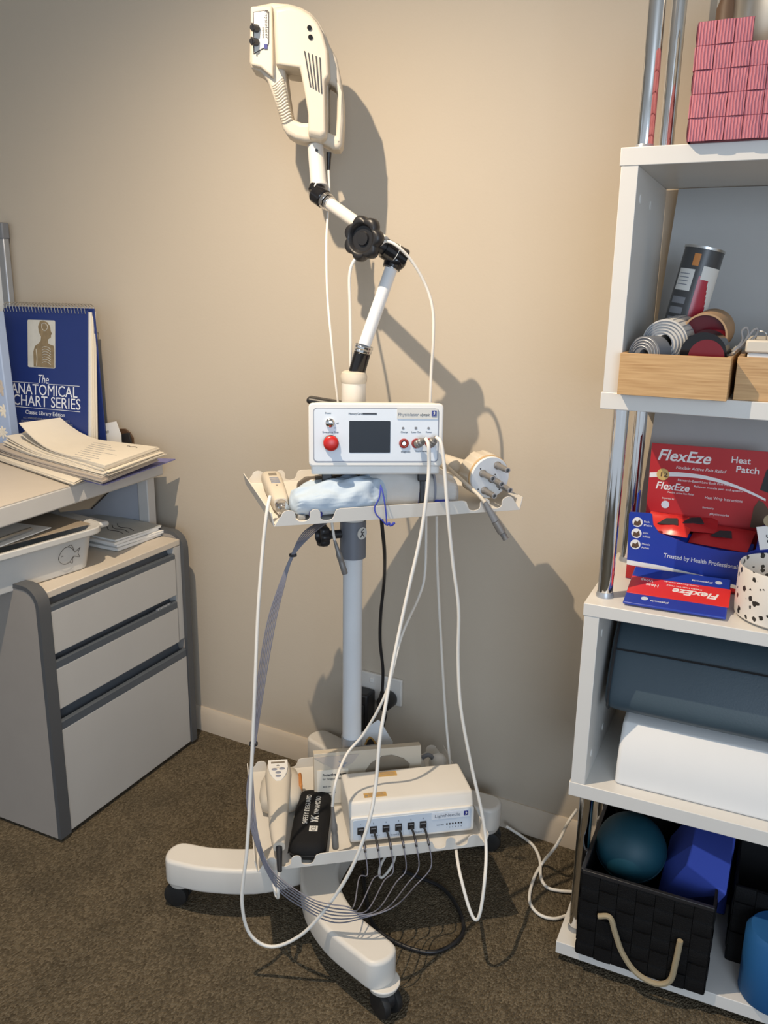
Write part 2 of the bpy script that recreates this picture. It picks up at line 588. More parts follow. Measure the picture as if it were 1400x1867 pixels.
for z0, z1, x1, h in ((0.012, 0.284, 0.466, 0.046), (0.337, 0.440, 0.438, 0.040), (0.477, 0.582, 0.438, 0.026)):
    dr = ob('drawer', box(B(), 0.0, x1, 0.0, 0.018, z0, z1), 'cab', CAB, 0.002)
    hb = B()
    # recessed J pull: a lip in front and a sunk channel behind
    pr = [(0.000, z1), (0.000, z1 + h * 0.42), (0.006, z1 + h * 0.5), (0.009, z1 + h * 0.5), (0.020, z1 + 0.004), (0.028, z1 + h * 0.55), (0.030, z1 + h), (0.035, z1 + h), (0.035, z1)]
    rings = [[hb.verts.new((x, y, z)) for y, z in pr] for x in (0.001, x1 - 0.001)]
    for j in range(len(pr)):
        hb.faces.new((rings[0][j], rings[0][(j + 1) % len(pr)], rings[1][(j + 1) % len(pr)], rings[1][j]))
    hb.faces.new(rings[0])
    hb.faces.new(rings[1])
    ob('handle', hb, 'cab_rail', dr, label='slate recessed pull along the drawer top')
sk = ob('label_sticker', box(B(), 0.355, 0.413, 0.0035, 0.0050, 0.452, 0.463), 'ink_grey', CAB)
text('lettering', 'A.WEDDE', 0.009, front(0.358, 0.0030, 0.4545), 'label', sk, 0.05)

# desk
DX, DY = (-1.5382, 1.1461)
DESK = thing('desk', 'cream topped office desk over the drawer cabinet', 'desk', (DX, DY, 0), 97.5)
ob('desktop', box(B(), -0.75, 0.585, 0.0, 0.72, 0.789, 0.835), 'desk_edge', DESK, 0.004)
ob('top_surface', box(B(), -0.749, 0.584, 0.001, 0.719, 0.8345, 0.8362), 'desk', DESK)
ob('end_panel', box(B(), 0.550, 0.570, 0.06, 0.68, 0.60, 0.789), 'desk_leg', DESK)
ob('end_trim', box(B(), 0.545, 0.580, 0.028, 0.062, 0.50, 0.789), 'desk_edge', DESK, 0.003)
lower = [(-0.035, 0.0), (-0.035, 0.46)] + [(0.015 - 0.05 * math.cos(R(a)), 0.475 + 0.05 * math.sin(R(a))) for a in (0, 25, 50, 75, 90)] + [(0.66, 0.525), (0.66, 0.0)]
yz_plate('leg_panel', lower, 0.548, 0.572, 'desk_leg', DESK)
ob('cable_hole', cyl(B(), (0.549, 0.105, 0.765), (0.5455, 0.105, 0.765), 0.004), 'rubber', DESK)

# tub on the cabinet
TUB = thing('plastic_tub', 'frosted white plastic tub with a fish drawing on the cabinet', 'storage tub', (-1.6099, 1.2725, 0.63), 92.982 - 7)
# local x toward wall, y inwards
tb = B()
def rr3(bm, x0, x1, y0, y1, z, r):
    return [bm.verts.new((x, y, z)) for x, y in rrect(x0, x1, y0, y1, r)]
def bridge(bm, a, b):
    n = len(a)
    for j in range(n):
        bm.faces.new((a[j], a[(j + 1) % n], b[(j + 1) % n], b[j]))
ra = rr3(tb, -0.20, 0.120, -0.055, 0.20, 0.0, 0.035)
rb = rr3(tb, -0.21, 0.135, -0.065, 0.21, 0.085, 0.04)
rc = rr3(tb, -0.23, 0.155, -0.085, 0.23, 0.087, 0.05)
rd = rr3(tb, -0.23, 0.155, -0.085, 0.23, 0.104, 0.05)
re_ = rr3(tb, -0.205, 0.130, -0.060, 0.205, 0.098, 0.04)
rf = rr3(tb, -0.195, 0.115, -0.050, 0.195, 0.005, 0.035)
tb.faces.new(ra)
for p_, q_ in ((ra, rb), (rb, rc), (rc, rd), (rd, re_), (re_, rf)):
    bridge(tb, p_, q_)
tb.faces.new(rf)
ob('body', tb, 'tub', TUB, 0.003)
ob('handle_tab', box(B(), 0.150, 0.182, -0.055, 0.20, 0.088, 0.102), 'tub', TUB, 0.006)
fb = B()
fish = [(0.020, 0.005), (0.010, 0.018), (0.0, 0.024), (-0.012, 0.022), (-0.022, 0.012), (-0.027, 0.0), (-0.020, -0.012), (-0.008, -0.018), (0.006, -0.014), (0.016, -0.004), (0.032, -0.010), (0.028, 0.002), (0.034, 0.014), (0.020, 0.005)]
fm = Matrix.Translation((0.045, -0.066, 0.047)) @ Matrix.Rotation(R(6), 4, 'X')
def ln(pts):
    sweep(fb, [fm @ Vector((x, 0, z)) for x, z in pts], 0.0006, 6, 3)
ln(fish)
ln([(0.0, 0.024), (0.008, 0.027), (0.014, 0.018), (0.016, 0.010)])
ln([(0.004, -0.016), (0.012, -0.020), (0.012, -0.010), (0.016, -0.004)])
ln([(-0.018, 0.003), (-0.016, 0.005), (-0.014, 0.003)])
ob('fish_drawing', fb, 'ink', TUB)
pb = thing('document_wallet', 'taupe document wallet lying across the white tub', 'document wallet', (-1.6099, 1.2725, 0.7335), 92.982 - 9)
ob('cover', box(B(), -0.20, 0.130, -0.045, 0.19, 0.0, 0.003), 'taupe', pb, 0.001)
cb = thing('clipboard', 'clear clipboard with a metal clip on the tub under the desk edge', 'clipboard', (-1.5802, 1.1839, 0.7385), 92.982 + 6)
ob('board', box(B(), -0.14, 0.13, -0.01, 0.13, 0.0, 0.003), 'paper_white', cb, 0.001)
cp = B()
sweep(cp, [(-0.10, 0.010, 0.008), (0.0, 0.008, 0.010), (0.085, 0.010, 0.008)], 0.005, 8)
ob('clip', cp, 'steel', cb)
# hanging organiser under the desk
org = thing('file_divider', 'dark edged smoky divider leaning under the desk onto the tub', 'file divider', (-1.6312, 1.2013, 0.738), 92.982)
dpts = [(0.362, 0.038), (0.286, -0.004), (0.185, 0.017), (0.167, 0.047), (0.189, 0.056)]
plate('sheet', [[(x, max(0.002, z)) for x, z in dpts]], 0.0, 0.003, 'smoke', org)
e = B()
sweep(e, [(dpts[1][0], -0.002, max(0.002, dpts[1][1])), (dpts[0][0], -0.002, dpts[0][1])], 0.0018, 6)
ob('edge', e, 'black', org)
# magazines
MG = (-1.5789, 1.5044, 0.63)
zz = 0.0
for i, (dx, dy, rz, th, m_, lb) in enumerate(((0.0, 0.0, 3, 0.009, 'paper_white', 'white booklet at the bottom of the pile on the cabinet'),
                                        (0.003, 0.006, -2, 0.008, 'paper_white', 'white booklet second from the bottom of the cabinet pile'),
                                        (-0.006, 0.004, 2, 0.008, 'paper_white', 'white booklet just under the printed top one on the cabinet'),
                                        (0.0, 0.008, -1, 0.006, 'pale', 'grey printed booklet topping the pile on the cabinet'))):
    mo = thing('booklet', lb, 'booklet', (MG[0], MG[1], MG[2] + zz), 92.982 - 4 + rz, 'booklets piled on the drawer cabinet')
    ob('pages', box(B(), dx, dx + 0.165, dy, dy + 0.235, 0.0007, th - 0.001), 'paper_white', mo)
    cv = ob('cover', box(B(), dx - 0.001, dx + 0.166, dy - 0.001, dy + 0.236, th - 0.001, th - 0.0002), 'parch' if i == 3 else m_, mo, label='grey printed cover' if i == 3 else None)
    if i == 3:
        pt = B()
        for k in range(3):
            sweep(pt, [(0.05 + 0.018 * k, 0.03, th), (0.06 + 0.018 * k, 0.06, th), (0.055 + 0.018 * k, 0.09, th), (0.075 + 0.018 * k, 0.12, th)], 0.0009, 5, 4)
        ob('figure_drawing', pt, 'ink', mo)
    zz += th

# paper stack on the desk : folder + loose bundles with curling left ends
ZD = 0.8365
def sheet_stack(name, A, Bc, C, D, z0, th, curl, m_, label, group, cat='papers', nrm=10, n=5):
    """corners A back-left, B back-right, C front-right, D front-left"""
    o = thing(name, label, cat, (A[0], A[1], z0), 0, group)
    for l in range(n):
        bm = B()
        jj = [(random.uniform(-0.007, 0.007), random.uniform(-0.007, 0.007)) for _ in range(4)]
        za, zb = th * l / n, th * (l + 1) / n - 0.0004
        grid = []
        for zt in (za, zb):
            rows = []
            for i in range(nrm + 1):
                t = i / nrm
                row = []
                for j in (0, 1, 2):
                    s = j / 2
                    xa = (A[0] + jj[0][0]) * (1 - t) + (Bc[0] + jj[1][0]) * t
                    ya = (A[1] + jj[0][1]) * (1 - t) + (Bc[1] + jj[1][1]) * t
                    xd = (D[0] + jj[3][0]) * (1 - t) + (C[0] + jj[2][0]) * t
                    yd = (D[1] + jj[3][1]) * (1 - t) + (C[1] + jj[2][1]) * t
                    c = curl * (l + 1) / n * max(0, 1 - t / 0.45) ** 2
                    row.append(bm.verts.new((xa * (1 - s) + xd * s - A[0], ya * (1 - s) + yd * s - A[1], zt + c)))
                rows.append(row)
            grid.append(rows)
        lo, hi = grid
        for i in range(nrm):
            for j in (0, 1):
                bm.faces.new((lo[i][j], lo[i][j + 1], lo[i + 1][j + 1], lo[i + 1][j]))
                bm.faces.new((hi[i][j], hi[i][j + 1], hi[i + 1][j + 1], hi[i + 1][j]))
        for i in range(nrm):
            for j in (0, 2):
                bm.faces.new((lo[i][j], lo[i + 1][j], hi[i + 1][j], hi[i][j]))
        for i in (0, nrm):
            for j in (0, 1):
                bm.faces.new((lo[i][j], lo[i][j + 1], hi[i][j + 1], hi[i][j]))
        ob('sheet', bm, m_, o, sharp=30)
    return o
g_ = 'loose papers piled on the desk'
fo = thing('document_folder', 'blue-grey document folder at the bottom of the paper pile', 'folder', (-1.500, 1.40, ZD), 0)
fbm = B()
fv = [fbm.verts.new(q) for q in ((0.0, 0.0, 0), (-0.068, 0.325, 0), (-0.40, 0.18, 0), (-0.38, 0.05, 0), (0.0, 0.0, 0.003), (-0.068, 0.325, 0.003), (-0.40, 0.18, 0.003), (-0.38, 0.05, 0.003))]
for f_ in ((0, 1, 2, 3), (4, 5, 6, 7), (0, 1, 5, 4), (1, 2, 6, 5), (2, 3, 7, 6), (3, 0, 4, 7)):
    fbm.faces.new([fv[i] for i in f_])
ob('cover', fbm, 'violet', fo)
sheet_stack('paper_bundle', (-1.97, 1.60), (-1.66, 1.62), (-1.55, 1.355), (-1.99, 1.47), ZD + 0.0035, 0.008, 0.004, 'paper', 'lowest paper bundle of the desk pile with its corner hanging forward', g_)
sheet_stack('paper_bundle', (-1.98, 1.58), (-1.56, 1.645), (-1.475, 1.37), (-1.99, 1.48), ZD + 0.012, 0.015, 0.012, 'petal2', 'greyish taped paper bundle in the middle of the desk pile', g_)
sheet_stack('paper_bundle', (-1.95, 1.60), (-1.535, 1.650), (-1.475, 1.385), (-1.96, 1.49), ZD + 0.0275, 0.012, 0.025, 'paper', 'cream paper bundle second from the top of the desk pile', g_)
tp = sheet_stack('paper_bundle', (-1.89, 1.625), (-1.540, 1.642), (-1.480, 1.395), (-1.91, 1.505), ZD + 0.040, 0.013, 0.05, 'paper', 'topmost paper bundle with faint handwriting on the desk', g_, n=4)
hw = B()
for i in range(9):
    y = 1.59 - i * 0.020
    x0 = -1.73 + i * 0.012
    pts = [(x0 + k * 0.012 - (-1.89), y - 1.625 - k * 0.0015 + random.uniform(-0.0015, 0.0015), 0.0130) for k in range(random.randint(7, 15))]
    sweep(hw, pts, 0.0004, 4, 2)
ob('handwriting', hw, 'ink_grey', tp)
sg = B()
sweep(sg, [(-1.62 + 1.89 + k * 0.008, 1.60 - 1.625 + 0.004 * math.sin(k * 2.3) , 0.0132) for k in range(6)], 0.0008, 4, 3)
ob('signature', sg, 'ink', tp)

# beige pouch, business card and brown holder behind the papers
bd = thing('beige_pouch', 'rounded beige pouch tucked behind the paper pile', 'pouch', (-1.9313, 1.575, 0.8365), 6)
ob('body', loft(B(), [(0.0, -0.014, 0.035, 0.030, 0.030), (0.0, -0.008, 0.037, 0.055, 0.036), (0.0, 0.008, 0.038, 0.060, 0.038), (0.0, 0.020, 0.036, 0.045, 0.030)], 28, 2.2), 'beige', bd, sharp=70)
hd = thing('card_holder', 'brown leather card holder behind the papers near the wall', 'card holder', (-1.8109, 1.735, 0.8365), 0)
hold = [(-0.0728, 0.0271), (-0.0677, 0.034), (0.0176, 0.0628), (0.0369, 0.0645), (0.0551, 0.0552), (0.0665, 0.0404)]
plate('back_flap', [hold + [(hold[-1][0], 0.0), (hold[0][0], 0.0)]], 0.012, 0.018, 'brown', hd, 0.001)
hold2 = [(-0.0315, 0.0277), (-0.0221, 0.035), (0.061, 0.0571), (0.0759, 0.0601), (0.082, 0.034)]
plate('front_flap', [hold2 + [(hold2[-1][0], 0.0), (hold2[0][0], 0.0)]], -0.012, -0.006, 'black', hd, 0.001, label='darker front flap')
bc = thing('business_card', 'white business card standing in front of the flip chart', 'business card', (-1.8225, 1.715, 0.8365), 0)
cdp = [(-0.0737, 0.0626), (0.0521, 0.091), (0.0677, 0.0549), (-0.0647, 0.0232)]
plate('card', [[cdp[0], cdp[1], cdp[2], (cdp[2][0], 0.0), (cdp[3][0] + 0.004, 0.0)]], -0.0006, 0.0, 'paper_white', bc)
text('lettering', 'Norman', 0.016, front(cdp[3][0] + 0.034, -0.0008, cdp[3][1] + 0.022, 10), 'ink', bc, 0.052, shear=0.4)
lg = B()
lx, lz = cdp[3][0] + 0.022, cdp[3][1] + 0.020
sweep(lg, [(lx - 0.004, -0.0012, lz - 0.006), (lx, -0.0012, lz + 0.012), (lx + 0.004, -0.0012, lz + 0.004), (lx + 0.012, -0.0012, lz + 0.016)], 0.0011, 5)
ob('logo', lg, 'ink', bc)

# anatomical flip chart
FC = thing('flip_chart', 'navy anatomical flip chart book with wire binding standing on the desk', 'flip chart book', (-1.8015, 1.63, 0.8365), 6)
Hh, Wd = 0.398, 0.302
lean = 0.045
def leanm(y0, dy):      # plane through (y0,z=0) leaning by dy at the top
    return Matrix.Translation((0, y0, 0)) @ Matrix.Rotation(-math.atan2(dy, Hh), 4, 'X')
fcm = leanm(0, lean)
cov = ob('front_cover', box(B(), -Wd, 0, 0, 0.002, 0, Hh, fcm), 'navy', FC, 0.0008)
bkm = leanm(0.066, -0.010)
PM = fcm @ Matrix.Translation((0, 0, -0.0347)) @ Matrix.Diagonal((1.065, 1, 1.076, 1))
ob('back_cover', box(B(), -Wd + 0.004, 0.012, 0, 0.003, 0, Hh + 0.002, bkm), 'navy', FC, 0.0008)
for i, (dy, m_) in enumerate(((0.010, 'paper_white'), (0.016, 'paper'), (0.022, 'paper'), (0.030, 'paper'))):
    ob('page_block', box(B(), -Wd + 0.002, 0.002 + 0.002 * i, 0, 0.004, 0.006, Hh - 0.006, leanm(dy, lean - dy * 0.4)), m_, FC)
sp = B()
for i in range(26):
    x = -Wd + 0.008 + i * (Wd - 0.014) / 25
    sweep(sp, [(x, lean - 0.004, Hh - 0.012), (x, lean - 0.006, Hh + 0.006), (x + 0.003, lean + 0.010, Hh + 0.014), (x + 0.003, lean + 0.026, Hh + 0.006), (x + 0.003, lean + 0.022, Hh - 0.010)], 0.0011, 5, 3)
ob('wire_binding', sp, 'steel', FC)
fp = plate('picture', [rrect(-0.198, -0.106, 0.252, 0.374, 0.004)], -0.0012, 0, 'parch', cov, mtx=PM, label='parchment anatomical picture')
# figure: profile head, neck, shoulder and torso with ribs
fig = [(-0.152, 0.329), (-0.142, 0.331), (-0.130, 0.327), (-0.122, 0.317), (-0.1195, 0.305), (-0.116, 0.298), (-0.119, 0.295), (-0.119, 0.289), (-0.124, 0.286), (-0.128, 0.283), (-0.128, 0.274), (-0.120, 0.270), (-0.111, 0.268), (-0.109, 0.26), (-0.109, 0.212), (-0.172, 0.212), (-0.173, 0.25), (-0.168, 0.265), (-0.156, 0.273), (-0.150, 0.280), (-0.149, 0.290), (-0.155, 0.300), (-0.158, 0.315)]
fig = [(-0.106 + (x + 0.107) * 1.10, z + 0.042) for x, z in fig]
plate('figure_drawing', [fig], -0.0018, -0.0012, 'sepia', cov, mtx=PM)
rb_ = B()
for i in range(7):
    z = 0.262 - i * 0.0065
    sweep(rb_, [PM @ Vector(q) for q in ((-0.148, -0.0022, z + 0.042), (-0.140, -0.0022, z + 0.045), (-0.128, -0.0022, z + 0.043), (-0.119, -0.0022, z + 0.038))], 0.0008, 4, 3)
sweep(rb_, [PM @ Vector(q) for q in ((-0.149, -0.0022, 0.364), (-0.138, -0.0022, 0.366), (-0.129, -0.0022, 0.357), (-0.138, -0.0022, 0.347), (-0.148, -0.0022, 0.352), (-0.149, -0.0022, 0.364))], 0.0008, 4, 3)
sweep(rb_, [PM @ Vector(q) for q in ((-0.169, -0.0022, 0.300), (-0.166, -0.0022, 0.277), (-0.168, -0.0022, 0.257))], 0.0009, 4, 3)
ob('rib_drawing', rb_, 'parch', cov)
def ct(body, size, x, z, wd, m_='pale', sh=0, bold=0.0):
    text('lettering', body, size, PM @ front(x, -0.0004, z), m_, cov, wd, shear=sh, bold=bold)
ct('The', 0.032, -0.168, 0.212, 0.035, sh=0.3)
ct('ANATOMICAL', 0.040, -0.258, 0.181, 0.225)
ct('CHART SERIES', 0.040, -0.252, 0.151, 0.227)
ct('Classic Library Edition', 0.0150, -0.209, 0.129, 0.134)
ct('A COMPREHENSIVE COLLECTION OF CHARTS', 0.0075, -0.217, 0.116, 0.158, 'ink_grey')
ct('ANATOMICAL CHARTS WITH KEYS AND INDEX', 0.0075, -0.225, 0.107, 0.177, 'ink_grey')
rl = B()
for x0, x1, z in ((-0.26, -0.164, 0.2105), (-0.130, -0.026, 0.2105), (-0.25, -0.024, 0.1455)):
    box(rl, x0, x1, -0.0008, -0.0002, z, z + 0.0012, PM)
ob('rule_lines', rl, 'pale', cov)

# floral binder at the left edge
BI = thing('floral_binder', 'light blue binder printed with daisies at the left edge of the desk', 'binder', (-1.9909, 1.54, 0.8365), 6, rot=(0, R(-2.0), R(6)))
bih = 0.3905
bm_ = Matrix.Rotation(R(2.2), 4, 'Y')
ob('cover', box(B(), -0.22, 0.0, 0.0, 0.030, 0, bih, None), 'binder', BI, 0.003)
for i, (x, z, s, w_) in enumerate(((-0.012, 0.300, 0.022, 1), (-0.012, 0.185, 0.022, 1), (-0.014, 0.122, 0.019, 0), (-0.030, 0.062, 0.018, 0), (-0.075, 0.24, 0.02, 0), (-0.11, 0.15, 0.02, 1), (-0.08, 0.06, 0.018, 0))):
    fl = B()
    for k in range(8):
        a = R(45 * k)
        if x + s * math.cos(a) > -0.001:
            continue
        t = Matrix.Translation((x + s * 0.6 * math.cos(a), -0.0006, z + s * 0.6 * math.sin(a))) @ Matrix.Rotation(-a, 4, 'Y') @ Matrix.Diagonal((s * 0.45, 0.0008, s * 0.22, 1))
        bmesh.ops.create_icosphere(fl, subdivisions=2, radius=1, matrix=t)
    cyl(fl, (x, -0.0010, z), (x, 0.0, z), s * 0.32, n=12)
    ob('flower_print', fl, 'petal2' if w_ else 'petal', BI)
# silver framed board behind
GB = thing('framed_board', 'silver framed board with a grey corner cap against the wall', 'framed board', (-2.193, WY - 0.012, 0.8365), 0)
ob('frame', box(B(), -0.028, 0.0, -0.022, 0.0, 0, 0.630), 'silver', GB, 0.004)
ob('board', box(B(), -0.50, -0.028, -0.014, 0.0, 0, 0.622), 'paper_white', GB)
ob('corner_cap', box(B(), -0.036, 0.003, -0.025, 0.001, 0.588, 0.634), 'grey', GB, 0.004)
# dark tray edge at the left of the pile
dt = thing('dark_tray', 'thin dark desk tray under the floral binder', 'desk tray', (-2.027, 1.549, 0.8365), 27)
ob('tray', box(B(), -0.16, 0.03, 0.0, 0.05, 0.0, 0.006), 'black', dt, 0.001)

# ================================================================ CART
CX, CY = -0.842, 1.45
CART = thing('medical_cart', 'cream wheeled cart with two trays and a jointed arm', 'medical cart', (CX, CY, 0), 0)
def cw(p):
    return (p[0] - CX, p[1] - CY, p[2])
def leg_plate(name, path, w0, w1, z0, z1):
    P = smooth_path([(x, y, 0) for x, y in path], 6)
    left, right = [], []
    n = len(P)
    for i, p in enumerate(P):
        t = (P[min(i + 1, n - 1)] - P[max(i - 1, 0)]).normalized()
        nn = Vector((-t.y, t.x, 0))
        hw_ = (w0 + (w1 - w0) * i / (n - 1)) / 2
        left.append(p + nn * hw_)
        right.append(p - nn * hw_)
    t = (P[-1] - P[-2]).normalized()
    tip = []
    c = P[-1]
    nn = Vector((-t.y, t.x, 0))
    for k in range(1, 8):
        a = math.pi / 2 - math.pi * k / 8
        tip.append(c + (nn * math.sin(a) + t * math.cos(a) * 0.75) * w1 / 2)
    outline = left + tip + list(reversed(right))
    pl = [(p.x - CX, p.y - CY) for p in outline]
    # plate() gives XZ outline with thickness along y; rotate it flat
    o = plate(name, [pl], -z1, -z0, 'cream', CART, 0.008, Matrix.Rotation(R(-90), 4, 'X') @ Matrix.Diagonal((1, 1, 1, 1)), res=3)
    return o
LEGS = [
    ([(-0.850, 1.440), (-0.872, 1.330), (-0.935, 1.238), (-1.030, 1.185), (-1.105, 1.165)]),
    ([(-0.850, 1.440), (-0.826, 1.300), (-0.778, 1.222), (-0.700, 1.165), (-0.595, 1.130)]),
    ([(-0.850, 1.460), (-0.872, 1.570), (-0.930, 1.650), (-1.020, 1.700), (-1.105, 1.725)]),
    ([(-0.850, 1.460), (-0.822, 1.570), (-0.770, 1.625), (-0.680, 1.655), (-0.585, 1.665)]),
]
for pth in LEGS:
    o = leg_plate('base_leg', pth, 0.085, 0.070, 0.062, 0.124)
ob('hub', cyl(B(), (-0.008, 0.0, 0.058), (-0.008, 0.0, 0.126), 0.060, 0.052, 32), 'cream', CART, 0.004)
for (x, y), a in (((-1.100, 1.166), 200), ((-0.585, 1.128), -25), ((-1.10, 1.722), 160), ((-0.592, 1.664), 20)):
    x -= CX
    y -= CY
    cs = ob('caster', cyl(B(), (x, y, 0.050), (x, y, 0.066), 0.026, 0.033), 'cream', CART, 0.003)
    wb = B()
    d = Vector((math.cos(R(a)), math.sin(R(a)), 0))
    ax = Vector((-d.y, d.x, 0))
    c = Vector((x, y, 0.027)) + d * 0.010
    for s in (-1, 1):
        lathe(wb, [(0.0, 0.004), (0.020, 0.005), (0.026, 0.008), (0.027, 0.014), (0.0245, 0.020), (0.017, 0.022), (0.0, 0.022)], 28, axis_m(c, c + ax * s))
    ob('wheel', wb, 'rubber', cs)
    hb = B()
    lathe(hb, [(0.0, -0.012), (0.020, -0.012), (0.020, 0.012), (0.0, 0.012)], 20, axis_m(c + Vector((0, 0, 0.006)), c + Vector((0, 0, 0.006)) + ax))
    cyl(hb, c + Vector((0, 0, 0.005)) - d * 0.008, (x, y, 0.055), 0.012)
    ob('wheel_fork', hb, 'black', cs)
# column
ob('column', cyl(B(), (0, 0, 0.12), (0, 0, 0.77), 0.0210, n=40), 'white_paint', CART)
ob('column_collar', cyl(B(), (0, 0, 0.12), (0, 0, 0.335), 0.0235, n=40), 'silver', CART)
ob('sleeve', lathe(B(), [(0.0215, 0.754), (0.0275, 0.755), (0.0275, 0.835), (0.020, 0.836)], 40), 'sleeve', CART, label='grey metallic sleeve under the upper tray')
bg_ = plate('badge', [circle(0, 0, 0.013)], -0.0008, 0.0, 'label', CART, mtx=Matrix.Rotation(R(28 + 44), 4, 'Z') @ Matrix.Translation((0, -0.0280, 0.812)) )
bl = B()
bmx = Matrix.Rotation(R(28 + 44), 4, 'Z') @ Matrix.Translation((0, -0.0290, 0.812))
sweep(bl, [bmx @ Vector(q) for q in ((-0.005, 0, -0.008), (0.0, 0, 0.0), (-0.003, 0, 0.004), (0.004, 0, 0.009))], 0.0011, 5, 4)
sweep(bl, [bmx @ Vector(q) for q in ((0.005, 0, -0.008), (0.0, 0, 0.0), (0.005, 0, 0.002))], 0.0011, 5, 4)
ob('emblem', bl, 'ink', bg_)
ob('upper_column', cyl(B(), (0.0, 0.0, 0.835), (0.0, 0.0, 1.118), 0.0245, n=40), 'cream', CART)
ob('column_cap', lathe(B(), [(0.0, 1.142), (0.019, 1.142), (0.0245, 1.139), (0.0265, 1.132), (0.0265, 1.122), (0.0245, 1.118), (0.0, 1.118)], 40), 'cream_plastic', CART)

def tray(name, O, yaw, wd, dp, label, back=0.030):
    me = B()
    m = Matrix.Translation((O[0] - CX, O[1] - CY, O[2])) @ Matrix.Rotation(R(yaw), 4, 'Z')
    t = ob(name, box(B(), 0, wd, 0, dp, 0.0, 0.002, m), 'cream', CART, label=label)
    def lip(lpts, y, ang, mm):
        plate('lip', [lpts], -0.001, 0.001, 'cream', t, 0.0004, m @ mm)
    hh = 0.026
    def scallop(x0, s, nn=(1, 1)):
        """two humps then a flat run; s=+1 goes right"""
        out = []
        out.append((x0, 0.0))
        out.append((x0 + s * 0.010, hh * 0.62))
        for k in range(7):
            a = math.pi - math.pi * k / 6
            out.append((x0 + s * (0.026 + 0.013 * math.cos(a)), hh * 0.72 + 0.010 * math.sin(a)))
        for k in range(7):
            a = math.pi + math.pi * k / 6
            out.append((x0 + s * (0.052 + 0.013 * math.cos(a)), hh * 0.50 + 0.007 * math.sin(a)))
        for k in range(7):
            a = math.pi - math.pi * k / 6
            out.append((x0 + s * (0.075 + 0.010 * math.cos(a)), hh * 0.75 + 0.008 * math.sin(a)))
        for k in range(7):
            a = math.pi + math.pi * k / 6
            out.append((x0 + s * (0.097 + 0.012 * math.cos(a)), hh * 0.42 + 0.006 * math.sin(a)))
        out.append((x0 + s * 0.114, hh * 0.9))
        out.append((x0 + s * 0.122, hh))
        return out
    a = scallop(0.0, 1)
    b = scallop(wd, -1)
    frontp = a + list(reversed(b))
    lip(frontp, 0, 0, Matrix.Identity(4))
    lip([(x, z) for x, z in frontp], 0, 0, Matrix.Translation((0, dp, 0)))
    sidep = [(0, 0), (0, hh), (dp, hh), (dp, 0)]
    lip(sidep, 0, 0, Matrix.Rotation(R(8), 4, 'Y') @ Matrix.Rotation(R(90), 4, 'Z') if False else Matrix.Translation((0, 0, 0)) @ Matrix.Rotation(R(-12), 4, 'Y') @ Matrix.Rotation(R(90), 4, 'Z'))
    lip(sidep, 0, 0, Matrix.Translation((wd, 0, 0)) @ Matrix.Rotation(R(12), 4, 'Y') @ Matrix.Rotation(R(90), 4, 'Z'))
    # clamp plate under the tray
    return t
UO = (-0.8496, 1.1819, 0.885)
LO = (-0.8588, 1.1181, 0.2)
UY, LY = 45.5, 39.5
tray('upper_tray', UO, UY, 0.485, 0.345, 'upper cream metal tray with scalloped lip')
tray('lower_tray', LO, LY, 0.463, 0.350, 'lower cream metal tray with scalloped lip')
mU = Matrix.Translation((UO[0] - CX, UO[1] - CY, UO[2])) @ Matrix.Rotation(R(UY), 4, 'Z')
mL = Matrix.Translation((LO[0] - CX, LO[1] - CY, LO[2])) @ Matrix.Rotation(R(LY), 4, 'Z')
ob('tray_clamp', box(B(), 0.130, 0.255, 0.13, 0.22, -0.012, -0.001, mU), 'white_paint', CART, 0.002)
gus = B()
gv = [gus.verts.new(mL @ Vector(q)) for q in ((0.10, 0.02, -0.002), (0.22, 0.02, -0.002), (0.22, 0.24, -0.002), (0.205, 0.24, -0.075), (0.205, 0.16, -0.075),
                                              (0.10, 0.24, -0.002))]
gus.faces.new((gv[0], gv[1], gv[2], gv[5]))
gus.faces.new((gv[1], gv[4], gv[3], gv[2]))
gus.faces.new((gv[0], gv[1], gv[4]))
gus.faces.new((gv[0], gv[4], gv[3], gv[5]))
gus.faces.new((gv[5], gv[3], gv[2]))
ob('tray_gusset', gus, 'white_paint', CART)

# lobed knobs
def knob(parent, c, ax, r, h, name='knob', m_='black'):
    bm = B()
    mt = axis_m(c, Vector(c) + Vector(ax))
    n = 84
    def ring(rad, z, lobe):
        return [bm.verts.new(mt @ Vector((rad * (1 + lobe * (abs(math.cos(3.5 * 2 * math.pi * i / n)) - 0.6)) * math.cos(2 * math.pi * i / n),
                                          rad * (1 + lobe * (abs(math.cos(3.5 * 2 * math.pi * i / n)) - 0.6)) * math.sin(2 * math.pi * i / n), z))) for i in range(n)]
    rs = [ring(r * 0.45, 0, 0), ring(r * 0.88, h * 0.10, 0.2), ring(r, h * 0.30, 0.17), ring(r, h * 0.72, 0.17), ring(r * 0.90, h * 0.95, 0.2), ring(r * 0.74, h, 0.03), ring(r * 0.66, h * 0.90, 0), ring(r * 0.58, h * 0.62, 0), ring(r * 0.34, h * 0.60, 0), ring(r * 0.30, h * 0.74, 0), ring(r * 0.1, h * 0.76, 0)]
    for a, b in zip(rs, rs[1:]):
        bridge(bm, a, b)
    bm.faces.new(rs[0])
    bm.faces.new(rs[-1])
    return ob(name, bm, m_, parent, sharp=60)
HV = Vector((-0.4687, 0.8833, 0.0))      # horizontal direction the photographer faced
RV = Vector((0.8833, 0.4687, 0.0))
ZV = Vector((0, 0, 1))
def cwv(p):
    return Vector((p[0] - CX, p[1] - CY, p[2]))
kc = cwv((-0.8731, 1.3995, 0.8072))
knob(CART, kc + HV * 0.012, -HV * 0.5 - RV, 0.023, 0.022, 'column_knob')
kb = B()
cyl(kb, kc + HV * 0.012 + RV * 0.003, (0, 0, kc.z), 0.009)
